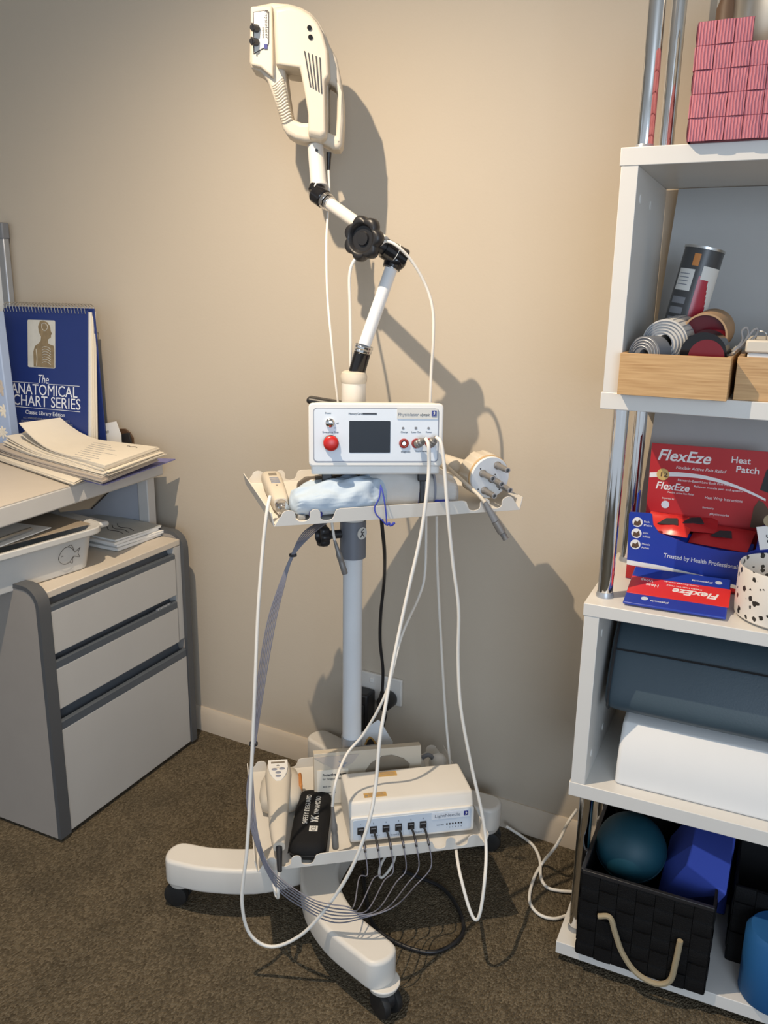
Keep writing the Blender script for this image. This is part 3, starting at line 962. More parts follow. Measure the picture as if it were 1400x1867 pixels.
ob('knob_stem', kb, 'black', CART)
# arm
J0 = cwv((-0.8353, 1.4535, 1.1336))
J1 = cwv((-0.8392, 1.4515, 1.14))
a0 = cwv((-0.8373, 1.4525, 1.1379))
a1 = cwv((-0.8245, 1.4536, 1.1792))
a2 = cwv((-0.8213, 1.4542, 1.1921))
a3 = cwv((-0.7937, 1.5096, 1.3384))
el = cwv((-0.7903, 1.5114, 1.3631))
ob('lower_joint', cyl(cyl(B(), a0, a1, 0.0165, n=28), (0, 0, 1.135), a0, 0.006), 'black_gloss', CART, 0.002)
ob('joint_ring', cyl(cyl(B(), a1, a1.lerp(a2, 0.45), 0.0175, n=28), a1.lerp(a2, 0.55), a2, 0.0185, n=28), 'chrome', CART, 0.001)
ob('lower_arm', cyl(B(), a2, a3, 0.0125, n=28), 'white_paint', CART, label='pale blue-white lower arm tube')
d1 = (a3 - a2).normalized()
ob('arm_ring', cyl(B(), a3 - d1 * 0.002, a3 + d1 * 0.002, 0.0145, n=28), 'chrome', CART)
b0 = cwv((-0.7873, 1.445, 1.3812))
b1 = cwv((-0.7568, 1.4726, 1.3495))
eb = B()
cyl(eb, a3, a3 + d1 * 0.022, 0.0175, 0.020, 28)
cyl(eb, cwv((-0.8027, 1.4957, 1.3768)), cwv((-0.7744, 1.5255, 1.3554)), 0.0195, 0.0215, 30)
bmesh.ops.create_uvsphere(eb, u_segments=24, v_segments=14, radius=0.021, matrix=Matrix.Translation(cwv((-0.7863, 1.5158, 1.3551))))
ob('elbow', eb, 'black_gloss', CART, 0.001, label='black elbow joint of the arm')
er = B()
lathe(er, [(0.0200, -0.0005), (0.0213, -0.0006), (0.0213, 0.0006), (0.0200, 0.0005)], 30, axis_m(cwv((-0.788, 1.5115, 1.3662)), cwv((-0.7744, 1.5255, 1.3554))))
ob('elbow_ring', er, 'white', CART)
kn = cwv((-0.8246, 1.4649, 1.3916))
kax = (-HV * 1.0 - RV * 0.62 + ZV * 0.02)
kst = kn - kax.normalized() * 0.004
knob(CART, kst, kax, 0.040, 0.026, 'elbow_knob')
ob('knob_stem', cyl(cyl(B(), kst, cwv((-0.798, 1.5005, 1.3749)), 0.013, 0.015, 24), kst, kst - kax.normalized() * 0.02, 0.015), 'black', CART)
c0 = cwv((-0.8067, 1.5027, 1.3873))
c1 = cwv((-0.9516, 1.539, 1.4653))
c2 = cwv((-0.9668, 1.5423, 1.4745))
ob('upper_arm', cyl(B(), c0, c1, 0.0125, n=28), 'cream', CART)
ob('joint_ring', cyl(cyl(B(), c1, c1.lerp(c2, 0.4), 0.0155, n=28), c1.lerp(c2, 0.5), c2, 0.0170, n=28), 'chrome', CART, 0.001)
c3 = cwv((-0.9917, 1.5461, 1.4884))
ob('upper_joint', cyl(cyl(B(), c2, c3, 0.0190, n=28), c3, cwv((-0.9893, 1.553, 1.5039)), 0.017), 'black_gloss', CART, 0.003)
n0 = cwv((-0.9883, 1.5535, 1.5007))
n1 = cwv((-1.0074, 1.5717, 1.5829))
ob('head_mount', cyl(cyl(B(), n0, n1, 0.0165, n=28), n0, n0.lerp(n1, 0.08), 0.0185), 'cream', CART, 0.001, label='cream socket tube carrying the laser head')
ob('mount_screw', cyl(B(), n0.lerp(n1, 0.86) - HV * 0.018 + RV * 0.003, n0.lerp(n1, 0.86) - HV * 0.012 + RV * 0.003, 0.003), 'black', CART)

# ================================================================ LASER HEAD
HO = (-1.0101, 1.5759, 1.5837)
HEAD = thing('therapy_laser', 'cream twin-handled laser head mounted on top of the arm', 'laser device', HO, 27.952)
out_ = [(-0.0192, 0.0039), (-0.0396, 0.0078), (-0.0565, 0.017), (-0.0643, 0.0284), (-0.0706, 0.0532), (-0.0834, 0.088), (-0.0941, 0.1164), (-0.1071, 0.1314), (-0.1248, 0.1383), (-0.1289, 0.1503), (-0.1263, 0.2081), (-0.1209, 0.2474), (-0.1078, 0.2505), (-0.0804, 0.2557), (-0.0498, 0.2542), (-0.0258, 0.2487), (-0.0062, 0.2392), (0.0101, 0.2238), (0.0221, 0.2042), (0.032, 0.1805), (0.0453, 0.1588), (0.0531, 0.1256), (0.0587, 0.0849), (0.06, 0.0437), (0.0567, -0.0013), (0.051, -0.0098), (0.0374, -0.01), (0.0283, -0.0038), (0.0113, 0.0044)]
holeL = [(-0.0581, 0.1392), (-0.0281, 0.1366), (-0.0216, 0.1175), (-0.0162, 0.0941), (-0.012, 0.0634), (-0.01, 0.0396), (-0.0257, 0.0393), (-0.0437, 0.0453), (-0.048, 0.0628), (-0.0531, 0.0987)]
holeR = [(0.0285, 0.1141), (0.0419, 0.1062), (0.0464, 0.095), (0.0453, 0.0487), (0.0431, 0.0174), (0.0284, 0.0224)]
plate('handle_shell', [out_, holeL, holeR], -0.030, 0.045, 'cream_plastic', HEAD, 0.009, res=3)
bodyp = [(-0.0748, 0.1372), (-0.0782, 0.2413), (-0.0484, 0.2474), (-0.025, 0.242), (-0.006, 0.2328), (0.01, 0.2178), (0.0216, 0.1968), (0.0312, 0.166), (0.0344, 0.1171), (0.0257, 0.1071), (0.0276, 0.0045), (0.0166, -0.0018), (-0.0098, 0.0039), (-0.0095, 0.0446), (-0.0179, 0.0916), (-0.0262, 0.132)]
def taper(name, outline, y0, y1, k0, k1, m_, parent, bevel, cx, cz, shear=(0, 0)):
    bm = B()
    rs = []
    for t_, yv in ((0, y0), (0.25, y0 + (y1 - y0) * 0.12), (1, y1)):
        kk = k0 if t_ == 0 else (k0 * 0.3 + k1 * 0.7 if t_ < 0.5 else k1)
        rs.append([bm.verts.new((cx + (x - cx) * kk, yv, cz + (z - cz) * kk)) for x, z in outline])
    for a_, b_ in zip(rs, rs[1:]):
        bridge(bm, a_, b_)
    bm.faces.new(rs[0])
    bm.faces.new(rs[-1])
    return ob(name, bm, m_, parent, bevel, 3, sharp=40)
taper('front_housing', bodyp, -0.062, 0.01, 0.90, 1.0, 'cream_plastic', HEAD, 0.004, 0.0, 0.14)
taper('rear_housing', [(x, z) for x, z in bodyp], 0.01, 0.075, 1.0, 0.8, 'cream_plastic', HEAD, 0.004, 0.0, 0.14)
# ribbed grip on the left handle
rg = B()
gl = [(-0.0839, 0.1067), (-0.0797, 0.0947), (-0.0756, 0.0807), (-0.0714, 0.0666), (-0.0672, 0.0524), (-0.063, 0.0382)]
grr = [(-0.0607, 0.117), (-0.0586, 0.1051), (-0.0556, 0.089), (-0.0525, 0.0729), (-0.0483, 0.0568), (-0.0452, 0.0426)]
for i in range(15):
    t = i / 14 * 5
    k_ = min(4, int(t))
    f = t - k_
    xa = gl[k_][0] * (1 - f) + gl[k_ + 1][0] * f
    za = gl[k_][1] * (1 - f) + gl[k_ + 1][1] * f
    xb = grr[k_][0] * (1 - f) + grr[k_ + 1][0] * f
    zb = grr[k_][1] * (1 - f) + grr[k_ + 1][1] * f
    sweep(rg, [(xa - 0.003, 0.0, za - 0.001), (xa - 0.001, -0.026, za), (xa + 0.006, -0.0315, za + 0.001), (xb - 0.004, -0.0315, zb + 0.002), (xb, -0.026, zb + 0.003), (xb + 0.001, -0.0, zb + 0.003)], 0.0021, 6, 2)
ob('grip_ribs', rg, 'cream_plastic', HEAD, label='ribbed left grip')
# slots and sensors
sl = B()
for (xa, ya, xb, yb) in ((560, 104, 571, 166), (567, 106, 577, 170), (574, 108, 582, 173), (581, 110, 587, 175), (588, 114, 591, 177)):
    pass
slp = [[(-0.0162, 0.1613), (-0.014, 0.1613), (-0.0026, 0.098), (-0.0049, 0.098)], [(-0.0087, 0.1585), (-0.0066, 0.1585), (0.0027, 0.0952), (0.0005, 0.0951)], [(-0.0013, 0.1557), (0.0009, 0.1557), (0.0081, 0.0923), (0.006, 0.0922)], [(0.0062, 0.1529), (0.0084, 0.1529), (0.0135, 0.0894), (0.0113, 0.0894)], [(0.0137, 0.1501), (0.0158, 0.1501), (0.0189, 0.0865), (0.0167, 0.0865)]]
for q in slp:
    plate('vent_slot', [q], -0.0640, -0.0605, 'ink', HEAD, label='dark slanted cooling slot')
for q in [(-0.0052, 0.2017), (-0.0032, 0.1855)]:
    ob('indicator', cyl(B(), (q[0], -0.0650, q[1]), (q[0], -0.055, q[1]), 0.0045), 'black_gloss', HEAD)
# control panel facing left
cpn = [(-0.1171, 0.159), (-0.1164, 0.2326), (-0.096, 0.2357), (-0.0853, 0.234), (-0.0864, 0.1789), (-0.0887, 0.1731)]
cpp = taper('control_box', [(-0.1231, 0.1392), (-0.1215, 0.244), (-0.0786, 0.2465), (-0.0789, 0.1161), (-0.0918, 0.1259), (-0.1046, 0.1356)], -0.044, 0.02, 0.985, 1.0, 'cream_plastic', HEAD, 0.004, -0.10, 0.19)
pn = plate('control_label', [cpn], -0.0458, -0.0436, 'ink', HEAD, 0.0006)
cx_ = sum(q[0] for q in cpn) / len(cpn)
cz_ = sum(q[1] for q in cpn) / len(cpn)
plate('label_face', [[(cx_ + (x - cx_) * 0.90, cz_ + (z - cz_) * 0.96) for x, z in cpn]], -0.0464, -0.0456, 'label', pn)
text('lettering', 'Physiolaser', 0.009, front(cx_ + 0.0055, -0.0466, cz_ + 0.034, -90), 'ink', pn, 0.050)
text('lettering', 'olympic', 0.006, front(cx_ + 0.000, -0.0466, cz_ + 0.004, -90), 'ink', pn, 0.020)
plate('logo', [rrect(cx_ + 0.002, cx_ + 0.009, cz_ - 0.034, cz_ - 0.026, 0.0005)], -0.0468, -0.0462, 'logo', pn)
for q in [(-0.1095, 0.2034), (-0.1111, 0.1795)]:
    kk = Vector((q[0], -0.046, q[1]))
    dial = B()
    ax_ = Vector((-0.35, -1, -0.12)).normalized()
    cyl(dial, kk, kk + ax_ * 0.018, 0.0075, 0.0060, 20)
    box(dial, -0.0015, 0.0015, -0.0075, 0.0075, 0.016, 0.0205, axis_m(kk, kk + ax_))
    ob('dial', dial, 'black', HEAD, 0.0008)
ob('cable_boot', cyl(B(), Vector((0.028, -0.0121, 0)).xzy, Vector((0.0268, -0.0479, 0)).xzy, 0.0055, 0.0035), 'black', HEAD, label='black cable boot')

# ================================================================ CONSOLE on upper tray
CN = thing('laser_console', 'white control console with a dark screen and red stop button on the upper tray', 'medical console', (-0.8299, 1.2662, 0.9828), 32.5, rot=(R(-4), 0, R(32.5)))
cwid, chh = 0.247, 0.116
ob('case', loft(B(), [(cwid / 2, 0.004, chh / 2 - 0.003, cwid / 2, chh / 2 + 0.002), (cwid / 2, 0.03, chh / 2 - 0.005, cwid / 2 + 0.0, chh / 2 + 0.005), (cwid / 2, 0.118, chh / 2 - 0.008, cwid / 2 - 0.002, chh / 2)], 48, 14), 'cream', CN, 0.002)
ob('chin', box(B(), 0.004, cwid - 0.004, 0.002, 0.110, -0.016, 0.004), 'white', CN, 0.004)
bz = plate('bezel', [rrect(0, cwid, 0, chh, 0.008)], -0.006, 0.006, 'white', CN, 0.003, res=3)
fpz = plate('front_panel', [rrect(0.010, cwid - 0.010, 0.010, chh - 0.010, 0.006)], -0.0068, -0.0055, 'panel', CN, 0.0003)
plate('panel_outline', [rrect(0.0085, cwid - 0.0085, 0.0085, chh - 0.0085, 0.007), rrect(0.0100, cwid - 0.0100, 0.0100, chh - 0.0100, 0.006)], -0.0066, -0.0055, 'btn', CN)
FYc = -0.0068
plate('screen', [rrect(0.074, 0.149, 0.026, 0.084, 0.0015)], FYc - 0.0006, FYc + 0.001, 'screen', CN, label='dark grey screen')
ob('card_slot', box(B(), 0.098, 0.124, FYc - 0.0005, FYc + 0.001, 0.0955, 0.0985), 'black', CN)
def ft(body, size, x, z, wd=None, m_='ink', par=None, y=FYc - 0.0003, **kw):
    text('lettering', body, size, front(x, y, z), m_, par or CN, wd, th=0.00015, **kw)
ft('Memory Card', 0.0048, 0.0725, 0.0955, 0.024)
ft('Power', 0.0045, 0.030, 0.0965, 0.011)
ft('Emergency Stop', 0.0048, 0.025, 0.062, 0.029)
ft('off', 0.0038, 0.0505, 0.0785)
ft('on', 0.0038, 0.046, 0.070)
ft('Charge', 0.0042, 0.168, 0.0625, 0.013)
ft('Laser Out', 0.0042, 0.188, 0.0625, 0.017)
ft('Power', 0.0042, 0.2145, 0.0625, 0.011)
ft('Diagnosis', 0.0042, 0.169, 0.0265, 0.017)
ft('from Laser', 0.0042, 0.196, 0.0275, 0.022)
np_ = plate('name_plate', [rrect(0.161, 0.2355, 0.088, 0.107, 0.001)], FYc - 0.0012, FYc, 'label', CN)
ft('Physiolaser', 0.0085, 0.1625, 0.0935, 0.038, 'ink_grey', np_, FYc - 0.0014)
ft('olympic', 0.0072, 0.2025, 0.0935, 0.018, 'ink', np_, FYc - 0.0014, shear=0.3)
plate('logo', [rrect(0.2245, 0.2335, 0.0930, 0.1035, 0.0006)], FYc - 0.0022, FYc - 0.0010, 'logo', np_)
plate('logo_figure', [[(0.2270, 0.0945), (0.2290, 0.0980), (0.2275, 0.1000), (0.2295, 0.1020), (0.2310, 0.0995), (0.2300, 0.0965), (0.2315, 0.0945), (0.2295, 0.0965)]], FYc - 0.0026, FYc - 0.0020, 'label', np_)
ks = ob('key_switch', lathe(B(), [(0.0, 0.0065), (0.0035, 0.0065), (0.005, 0.006), (0.0065, 0.005), (0.0082, 0.0035), (0.0082, 0.0)], 24, axis_m((0.039, FYc, 0.0805), (0.039, -1, 0.0805))), 'chrome', CN)
ob('keyhole', box(B(), 0.0355, 0.0425, FYc - 0.0072, FYc - 0.005, 0.0798, 0.0812), 'black', ks)
sb = ob('stop_button', lathe(B(), [(0.0, 0.026), (0.009, 0.0255), (0.0125, 0.024), (0.0140, 0.021), (0.0140, 0.016), (0.009, 0.014), (0.008, 0.0)], 32, axis_m((0.0405, FYc, 0.0450), (0.0405, -1, 0.0450))), 'red', CN, sharp=50, label='red emergency stop button')
ob('button_base', lathe(B(), [(0.0, 0.006), (0.0125, 0.006), (0.0140, 0.004), (0.0140, 0.0)], 32, axis_m((0.0405, FYc, 0.0445), (0.0405, -1, 0.0445))), 'black', sb)
for x, rnd in ((0.1725, 1), (0.1960, 0), (0.2195, 1)):
    plate('indicator', [circle(x, 0.071, 0.0024, 16) if rnd else rrect(x - 0.0023, x + 0.0023, 0.0688, 0.0734, 0.0003)], FYc - 0.0006, FYc, 'grey', CN)
for x, z in ((0.1745, 0.0430), (0.1975, 0.0430), (0.2225, 0.0435)):
    s_ = ob('socket', lathe(B(), [(0.0045, 0.002), (0.006, 0.0035), (0.0085, 0.003), (0.0092, 0.0)], 28, axis_m((x, FYc, z), (x, -1, z))), 'red_ring', CN)
    ob('socket_core', lathe(B(), [(0.0, 0.0012), (0.0022, 0.0012), (0.0022, 0.0035), (0.0035, 0.0035), (0.0048, 0.0005)], 24, axis_m((x, FYc, z), (x, -1, z))), 'steel', s_)
for x in (0.024, 0.205):
    ob('bracket_foot', box(box(B(), x, x + 0.019, 0.020, 0.045, -0.032, -0.014), x + 0.004, x + 0.014, 0.024, 0.042, -0.094, -0.030), 'black', CN, 0.002, label='black bracket under the console')
vn = B()
for i in range(9):
    box(vn, -0.0012, 0.001, 0.085, 0.105, 0.018 + i * 0.008, 0.022 + i * 0.008)
ob('side_vents', vn, 'cream', CN)
# black item behind the console at left
bi = thing('black_bar', 'flat black bar behind the top left of the console', 'bar', (-0.9409, 1.4315, 1.0746), 24)
ob('body', box(B(), -0.003, 0.085, 0.0, 0.035, -0.004, 0.010, Matrix.Rotation(R(8), 4, 'Y')), 'black', bi, 0.006)

# plugs in the console sockets, with their cables
def plug(parent, p, q, r=0.0078, boot=True, mat_='plug', name='plug'):
    p, q = Vector(p), Vector(q)
    d = (q - p)
    L_ = d.length
    prof = [(0.0, 0.0), (r * 0.95, 0.0), (r, L_ * 0.05), (r, L_ * 0.30), (r * 0.9, L_ * 0.33), (r * 0.9, L_ * 0.40), (r, L_ * 0.43), (r, L_ * 0.55), (r * 0.75, L_ * 0.62), (r * 0.45, L_ * 0.97), (0.0, L_)]
    return ob(name, lathe(B(), prof, 24, axis_m(p, q)), mat_, parent, sharp=25)
def cable_thing(name, label, segs, r, m_, cat='cable', group=None, plugs=()):
    o0 = Vector(segs[0])
    c = ob(name, sweep(B(), [Vector(p) - o0 for p in segs], r, 8), m_, sharp=80)
    c.location = o0
    tag(c, label, cat, group)
    for p, q, rr in plugs:
        plug(c, Vector(p) - o0, Vector(q) - o0, rr)
    return c
sockA = (-0.6558, 1.3605, 1.0258)
sockB = (-0.6347, 1.3739, 1.0263)
pA = (-0.6341, 1.3509, 1.0401)
pB = (-0.6217, 1.3688, 1.0417)
cable_thing('handset_cable', 'long white cable looping from the left console plug down past the floor legs', [pA] + [(-0.6231, 1.3397, 1.0309), (-0.6213, 1.3407, 0.9929), (-0.6193, 1.3305, 0.9445), (-0.6235, 1.3169, 0.8648), (-0.6352, 1.288, 0.75), (-0.6408, 1.2511, 0.6383), (-0.6381, 1.2186, 0.5655), (-0.6367, 1.1967, 0.5103), (-0.6324, 1.1763, 0.4331), (-0.6334, 1.1531, 0.3672), (-0.656, 1.1298, 0.276), (-0.7013, 1.1171, 0.1837), (-0.75, 1.1026, 0.1126), (-0.8053, 1.0846, 0.0761), (-0.8418, 1.0652, 0.1056), (-0.8529, 1.0593, 0.1821), (-0.8483, 1.0731, 0.283), (-0.8512, 1.0942, 0.4095), (-0.8533, 1.1157, 0.5782), (-0.8629, 1.1446, 0.7267), (-0.8676, 1.1704, 0.844), (-0.8682, 1.187, 0.9118), (-0.8782, 1.21, 0.9311)], 0.0034, 'cable', plugs=((sockA, pA, 0.0075),))
cable_thing('probe_cable', 'long white cable hanging from the right console plug beside the lower tray', [pB] + [(-0.6094, 1.364, 1.0326), (-0.6009, 1.3628, 0.9913), (-0.5891, 1.3578, 0.9118), (-0.5769, 1.3643, 0.8066), (-0.565, 1.3706, 0.7198), (-0.5625, 1.3719, 0.6189), (-0.5506, 1.3669, 0.52), (-0.5257, 1.3688, 0.4072), (-0.4971, 1.367, 0.3074), (-0.4814, 1.3584, 0.2436), (-0.4667, 1.3209, 0.1993), (-0.4644, 1.2994, 0.1404), (-0.472, 1.2954, 0.1188), (-0.4879, 1.2983, 0.1379), (-0.5154, 1.3177, 0.1825), (-0.5404, 1.3553, 0.1958), (-0.5691, 1.4137, 0.189), (-0.6212, 1.5219, 0.1859), (-0.6566, 1.5823, 0.2388), (-0.6905, 1.621, 0.351), (-0.7065, 1.6125, 0.5561), (-0.7092, 1.5884, 0.7191), (-0.7052, 1.5679, 0.8362)], 0.0034, 'cable', plugs=((sockB, pB, 0.0075),))
cx2 = [(-0.7163, 1.5394, 0.8413), (-0.7153, 1.5399, 0.7198), (-0.7159, 1.5169, 0.671), (-0.7036, 1.4103, 0.6191), (-0.7053, 1.3527, 0.5218), (-0.7434, 1.3325, 0.4294), (-0.7655, 1.2981, 0.3908), (-0.7538, 1.2364, 0.3664), (-0.7569, 1.2291, 0.3145)]
plq = (-0.7512, 1.2322, 0.2195)
o_ = cable_thing('thin_white_cable', 'white cable curving down to a grey plug beside the black glasses case', cx2, 0.003, 'cable')
plug(o_, Vector(plq) - Vector(cx2[0]), Vector(cx2[-1]) - Vector(cx2[0]), 0.0068)
cable('head_cable', [(-0.9756, 1.5716, 1.535), (-0.9757, 1.5738, 1.4981), (-0.9672, 1.5534, 1.4371), (-0.9428, 1.5097, 1.3807), (-0.9198, 1.4766, 1.2842), (-0.8973, 1.4546, 1.1995), (-0.8905, 1.4582, 1.1233), (-0.8846, 1.4614, 1.0678)], 0.0026, 'cable', 'white cable from the laser head down behind the console left side')
cable('loop_cable', [(-0.8567, 1.4648, 1.064), (-0.8481, 1.4468, 1.1806), (-0.8494, 1.4461, 1.2647), (-0.8505, 1.4455, 1.3213), (-0.8441, 1.4489, 1.3488), (-0.8293, 1.4567, 1.3651), (-0.8016, 1.4714, 1.3796), (-0.7921, 1.4822, 1.3881), (-0.772, 1.4871, 1.3811), (-0.75, 1.5102, 1.3538), (-0.7288, 1.5327, 1.3083), (-0.7152, 1.5399, 1.2615), (-0.7127, 1.5412, 1.2032), (-0.7191, 1.5492, 1.1373), (-0.7192, 1.5491, 1.0651)], 0.0032, 'cable', 'white cable looping over the black elbow of the arm')
cable('mains_cable', [(-0.782, 1.4592, 0.8622), (-0.7879, 1.4787, 0.8156), (-0.8065, 1.5254, 0.7456), (-0.878, 1.66, 0.6282), (-0.8962, 1.68, 0.5339), (-0.9019, 1.69, 0.4566), (-0.8983, 1.7, 0.3794), (-0.9014, 1.705, 0.313)], 0.0040, 'black', 'black mains cable hanging beside the column to the wall outlet')
pg = thing('mains_plug', 'round black plug in the right socket of the wall outlet', 'plug', (-0.9039, 1.756, 0.274))
ob('body', lathe(B(), [(0.0, 0.048), (0.014, 0.048), (0.020, 0.040), (0.022, 0.006), (0.019, 0.0), (0.0, 0.0)], 28, axis_m((0, 0, 0), (0, -1, 0))), 'black', pg)
ob('cable_boot', sweep(B(), [(0.0025000000000000577, -0.050999999999999934, 0.03899999999999998), (-0.01, -0.04, -0.004), (-0.003, -0.03, -0.002)], 0.006, 8), 'black', pg)
ob('earth_tail', sweep(B(), [(-0.002, -0.045, -0.01), (0.0155, -0.056, -0.0135), (0.0068, -0.056, -0.0624), (0.0124, -0.056, -0.1079)], 0.0045, 8), 'black', pg)
# hanging plug under the tray, left of column
o_ = cable('hanging_lead', [(-0.8565, 1.3857, 0.8628), (-0.8484, 1.3787, 0.8371), (-0.8445, 1.3808, 0.8083)], 0.0028, 'cable', 'short white lead with a grey plug hanging left of the column')
o0_ = Vector((-0.8565, 1.3857, 0.8628))
plug(o_, Vector((-0.8283, 1.395, 0.7356)) - o0_, Vector((-0.8455, 1.3802, 0.8118)) - o0_, 0.0062)

# ================================================================ UPPER TRAY ITEMS
def onU(a, b, c=0.0022):
    r = mU @ Vector((a, b, c))
    return Vector((r.x + CX, r.y + CY, r.z))
def onL(a, b, c=0.0022):
    r = mL @ Vector((a, b, c))
    return Vector((r.x + CX, r.y + CY, r.z))
# handset probe along the left lip
HP = thing('probe_handset', 'cream handset probe with a chrome tip at the left of the upper tray', 'handset probe', onU(0.022, 0.026), UY - 5)
hp = B()
loft(hp, [(0, 0.045, 0.018, 0.013, 0.013), (0, 0.06, 0.019, 0.016, 0.015), (0, 0.12, 0.021, 0.018, 0.016), (0, 0.20, 0.022, 0.020, 0.016), (0, 0.262, 0.022, 0.021, 0.015), (0, 0.277, 0.021, 0.017, 0.012)], 28, 3.2)
ob('body', hp, 'cream_plastic', HP, sharp=50)
ob('display', box(B(), -0.008, 0.008, 0.215, 0.238, 0.0375, 0.0388), 'lcdgrey', HP)
for k in range(4):
    ob('key', box(B(), -0.009, 0.009, 0.190 - k * 0.014, 0.197 - k * 0.014, 0.037, 0.0390), 'btn', HP, 0.001)
ob('indicator', cyl(B(), (0, 0.128, 0.036), (0, 0.128, 0.0383), 0.002), 'ink', HP)
ob('tip', lathe(B(), [(0.0, 0.0), (0.006, 0.0), (0.0075, 0.004), (0.0075, 0.012), (0.0115, 0.016), (0.0125, 0.020), (0.0125, 0.047), (0.0, 0.047)], 28, axis_m((0, 0.0, 0.018), (0, 1, 0.018))), 'chrome', HP, label='chrome tip')
# clear cable strip beside it
st = thing('clear_strip', 'clear plastic strip beside the probe handset', 'plastic strip', onU(0.052, 0.02), UY - 4)
ob('strip', box(B(), -0.004, 0.010, 0.0, 0.11, 0.0, 0.010), 'clear', st, 0.003)

def blob(name, sts, m_, parent, seed, amp=0.004, n=28, p=2.4):
    bm = loft(B(), sts, n, p)
    bmesh.ops.subdivide_edges(bm, edges=[e for e in bm.edges if e.calc_length() > 0.006], cuts=3, use_grid_fill=True)
    rnd = random.Random(seed)
    ph = [rnd.uniform(0, 6.28) for _ in range(6)]
    for v in bm.verts:
        x, y, z = v.co
        d_ = math.sin(90 * x + 40 * y + ph[0]) * math.sin(70 * z + 55 * y + ph[1]) + 0.6 * math.sin(160 * x - 90 * z + ph[2]) * math.cos(120 * y + ph[3])
        d_ += 0.9 * (0.4 - abs(math.sin(75 * x + 130 * y + 40 * z + 2.2 * math.sin(60 * y + ph[4])))) + 0.6 * (0.4 - abs(math.sin(150 * x - 70 * y + 90 * z + ph[5])))
        nrm_ = Vector((0, 0, 1)) if abs(z) > 0.01 else Vector((0, -1, 0))
        v.co += Vector((0.5 * d_ * amp * (1 if x > 0 else -1), 0.2 * d_ * amp, d_ * amp * 0.6 if z > 0.012 else 0))
    return ob(name, bm, m_, parent, sharp=80, sub=1)
# pouches: local y is the long axis -> rotate so that it runs to the right along the tray
PO = thing('drawstring_pouch', 'pale blue cloth pouch with a blue drawstring on the upper tray', 'pouch', onU(0.062, 0.055), UY - 90)
pb_ = blob('cloth', [(0, -0.022, 0.024, 0.012, 0.012), (0, -0.014, 0.028, 0.036, 0.022), (0, 0.03, 0.033, 0.050, 0.031), (0, 0.085, 0.036, 0.052, 0.033), (0, 0.125, 0.038, 0.046, 0.034), (0, 0.155, 0.040, 0.032, 0.030), (0, 0.172, 0.042, 0.016, 0.018)], 'cloth', PO, 3, 0.0075)
pbt = ob('print_patch', box(B(), 0.030, 0.044, 0.006, 0.030, 0.006, 0.018), 'logo', PO, 0.003, label='navy printed corner')
P2 = thing('folded_cloth_bag', 'white folded cloth bag with violet stripes on the upper tray', 'cloth bag', onU(0.200, 0.080), UY - 96)
blob('cloth', [(0, -0.020, 0.036, 0.018, 0.018), (0, -0.008, 0.046, 0.038, 0.036), (0, 0.03, 0.050, 0.048, 0.046), (0, 0.08, 0.044, 0.050, 0.042), (0, 0.13, 0.038, 0.048, 0.037), (0, 0.165, 0.030, 0.040, 0.029), (0, 0.178, 0.026, 0.020, 0.020)], 'cloth2', P2, 9, 0.0045)
for y_, w_, m_ in ((0.088, 0.0045, 'violet'), (0.118, 0.004, 'btn')):
    bm = loft(B(), [(0, y_, 0.0435 - (y_ - 0.08) * 0.1, 0.0505, 0.0425 - (y_ - 0.08) * 0.09), (0, y_ + w_, 0.0433 - (y_ - 0.08) * 0.1, 0.0503, 0.0423 - (y_ - 0.08) * 0.09)], 40, 2.4)
    ob('stripe', bm, m_, P2)
ob('hem_edge', loft(B(), [(0.02, 0.120, 0.016, 0.030, 0.014), (0.02, 0.150, 0.014, 0.026, 0.012)], 20, 2.4), 'blue_cord', P2, label='blue hem of the cloth bag')
ds = cable('drawstring', [(-0.7118, 1.3267, 0.9501), (-0.7062, 1.3126, 0.9319), (-0.7072, 1.3064, 0.9227), (-0.7106, 1.3024, 0.9127), (-0.7064, 1.3012, 0.9001), (-0.6955, 1.307, 0.8877), (-0.6901, 1.3099, 0.8815), (-0.6903, 1.3097, 0.8983), (-0.6957, 1.3125, 0.9229), (-0.7042, 1.3193, 0.9411), (-0.7117, 1.3267, 0.948)], 0.0014, 'blue_cord', 'blue drawstring loop hanging over the upper tray lip', 'cord', n=6)
o0_ = Vector((-0.7118, 1.3267, 0.9501))
kx = B()
for i_ in range(5):
    c_ = Vector((-0.6883, 1.3108, 0.8816)) - o0_ + RV * 0.003 * i_
    bmesh.ops.create_icosphere(kx, subdivisions=2, radius=0.0028, matrix=Matrix.Translation(c_ + ZV * 0.002 * math.sin(i_ * 2)))
ob('knot', kx, 'blue_cord', ds)
DB = thing('smoky_bag', 'crumpled dark plastic bag behind the cloth pouches under the console', 'plastic bag', onU(0.07, 0.135), UY - 90)
blob('film', [(0, 0.0, 0.026, 0.014, 0.016), (0, 0.02, 0.030, 0.034, 0.026), (0, 0.08, 0.034, 0.040, 0.030), (0, 0.16, 0.034, 0.040, 0.030), (0, 0.25, 0.028, 0.030, 0.024), (0, 0.262, 0.026, 0.010, 0.010)], 'dark_bag', DB, 21, 0.005)

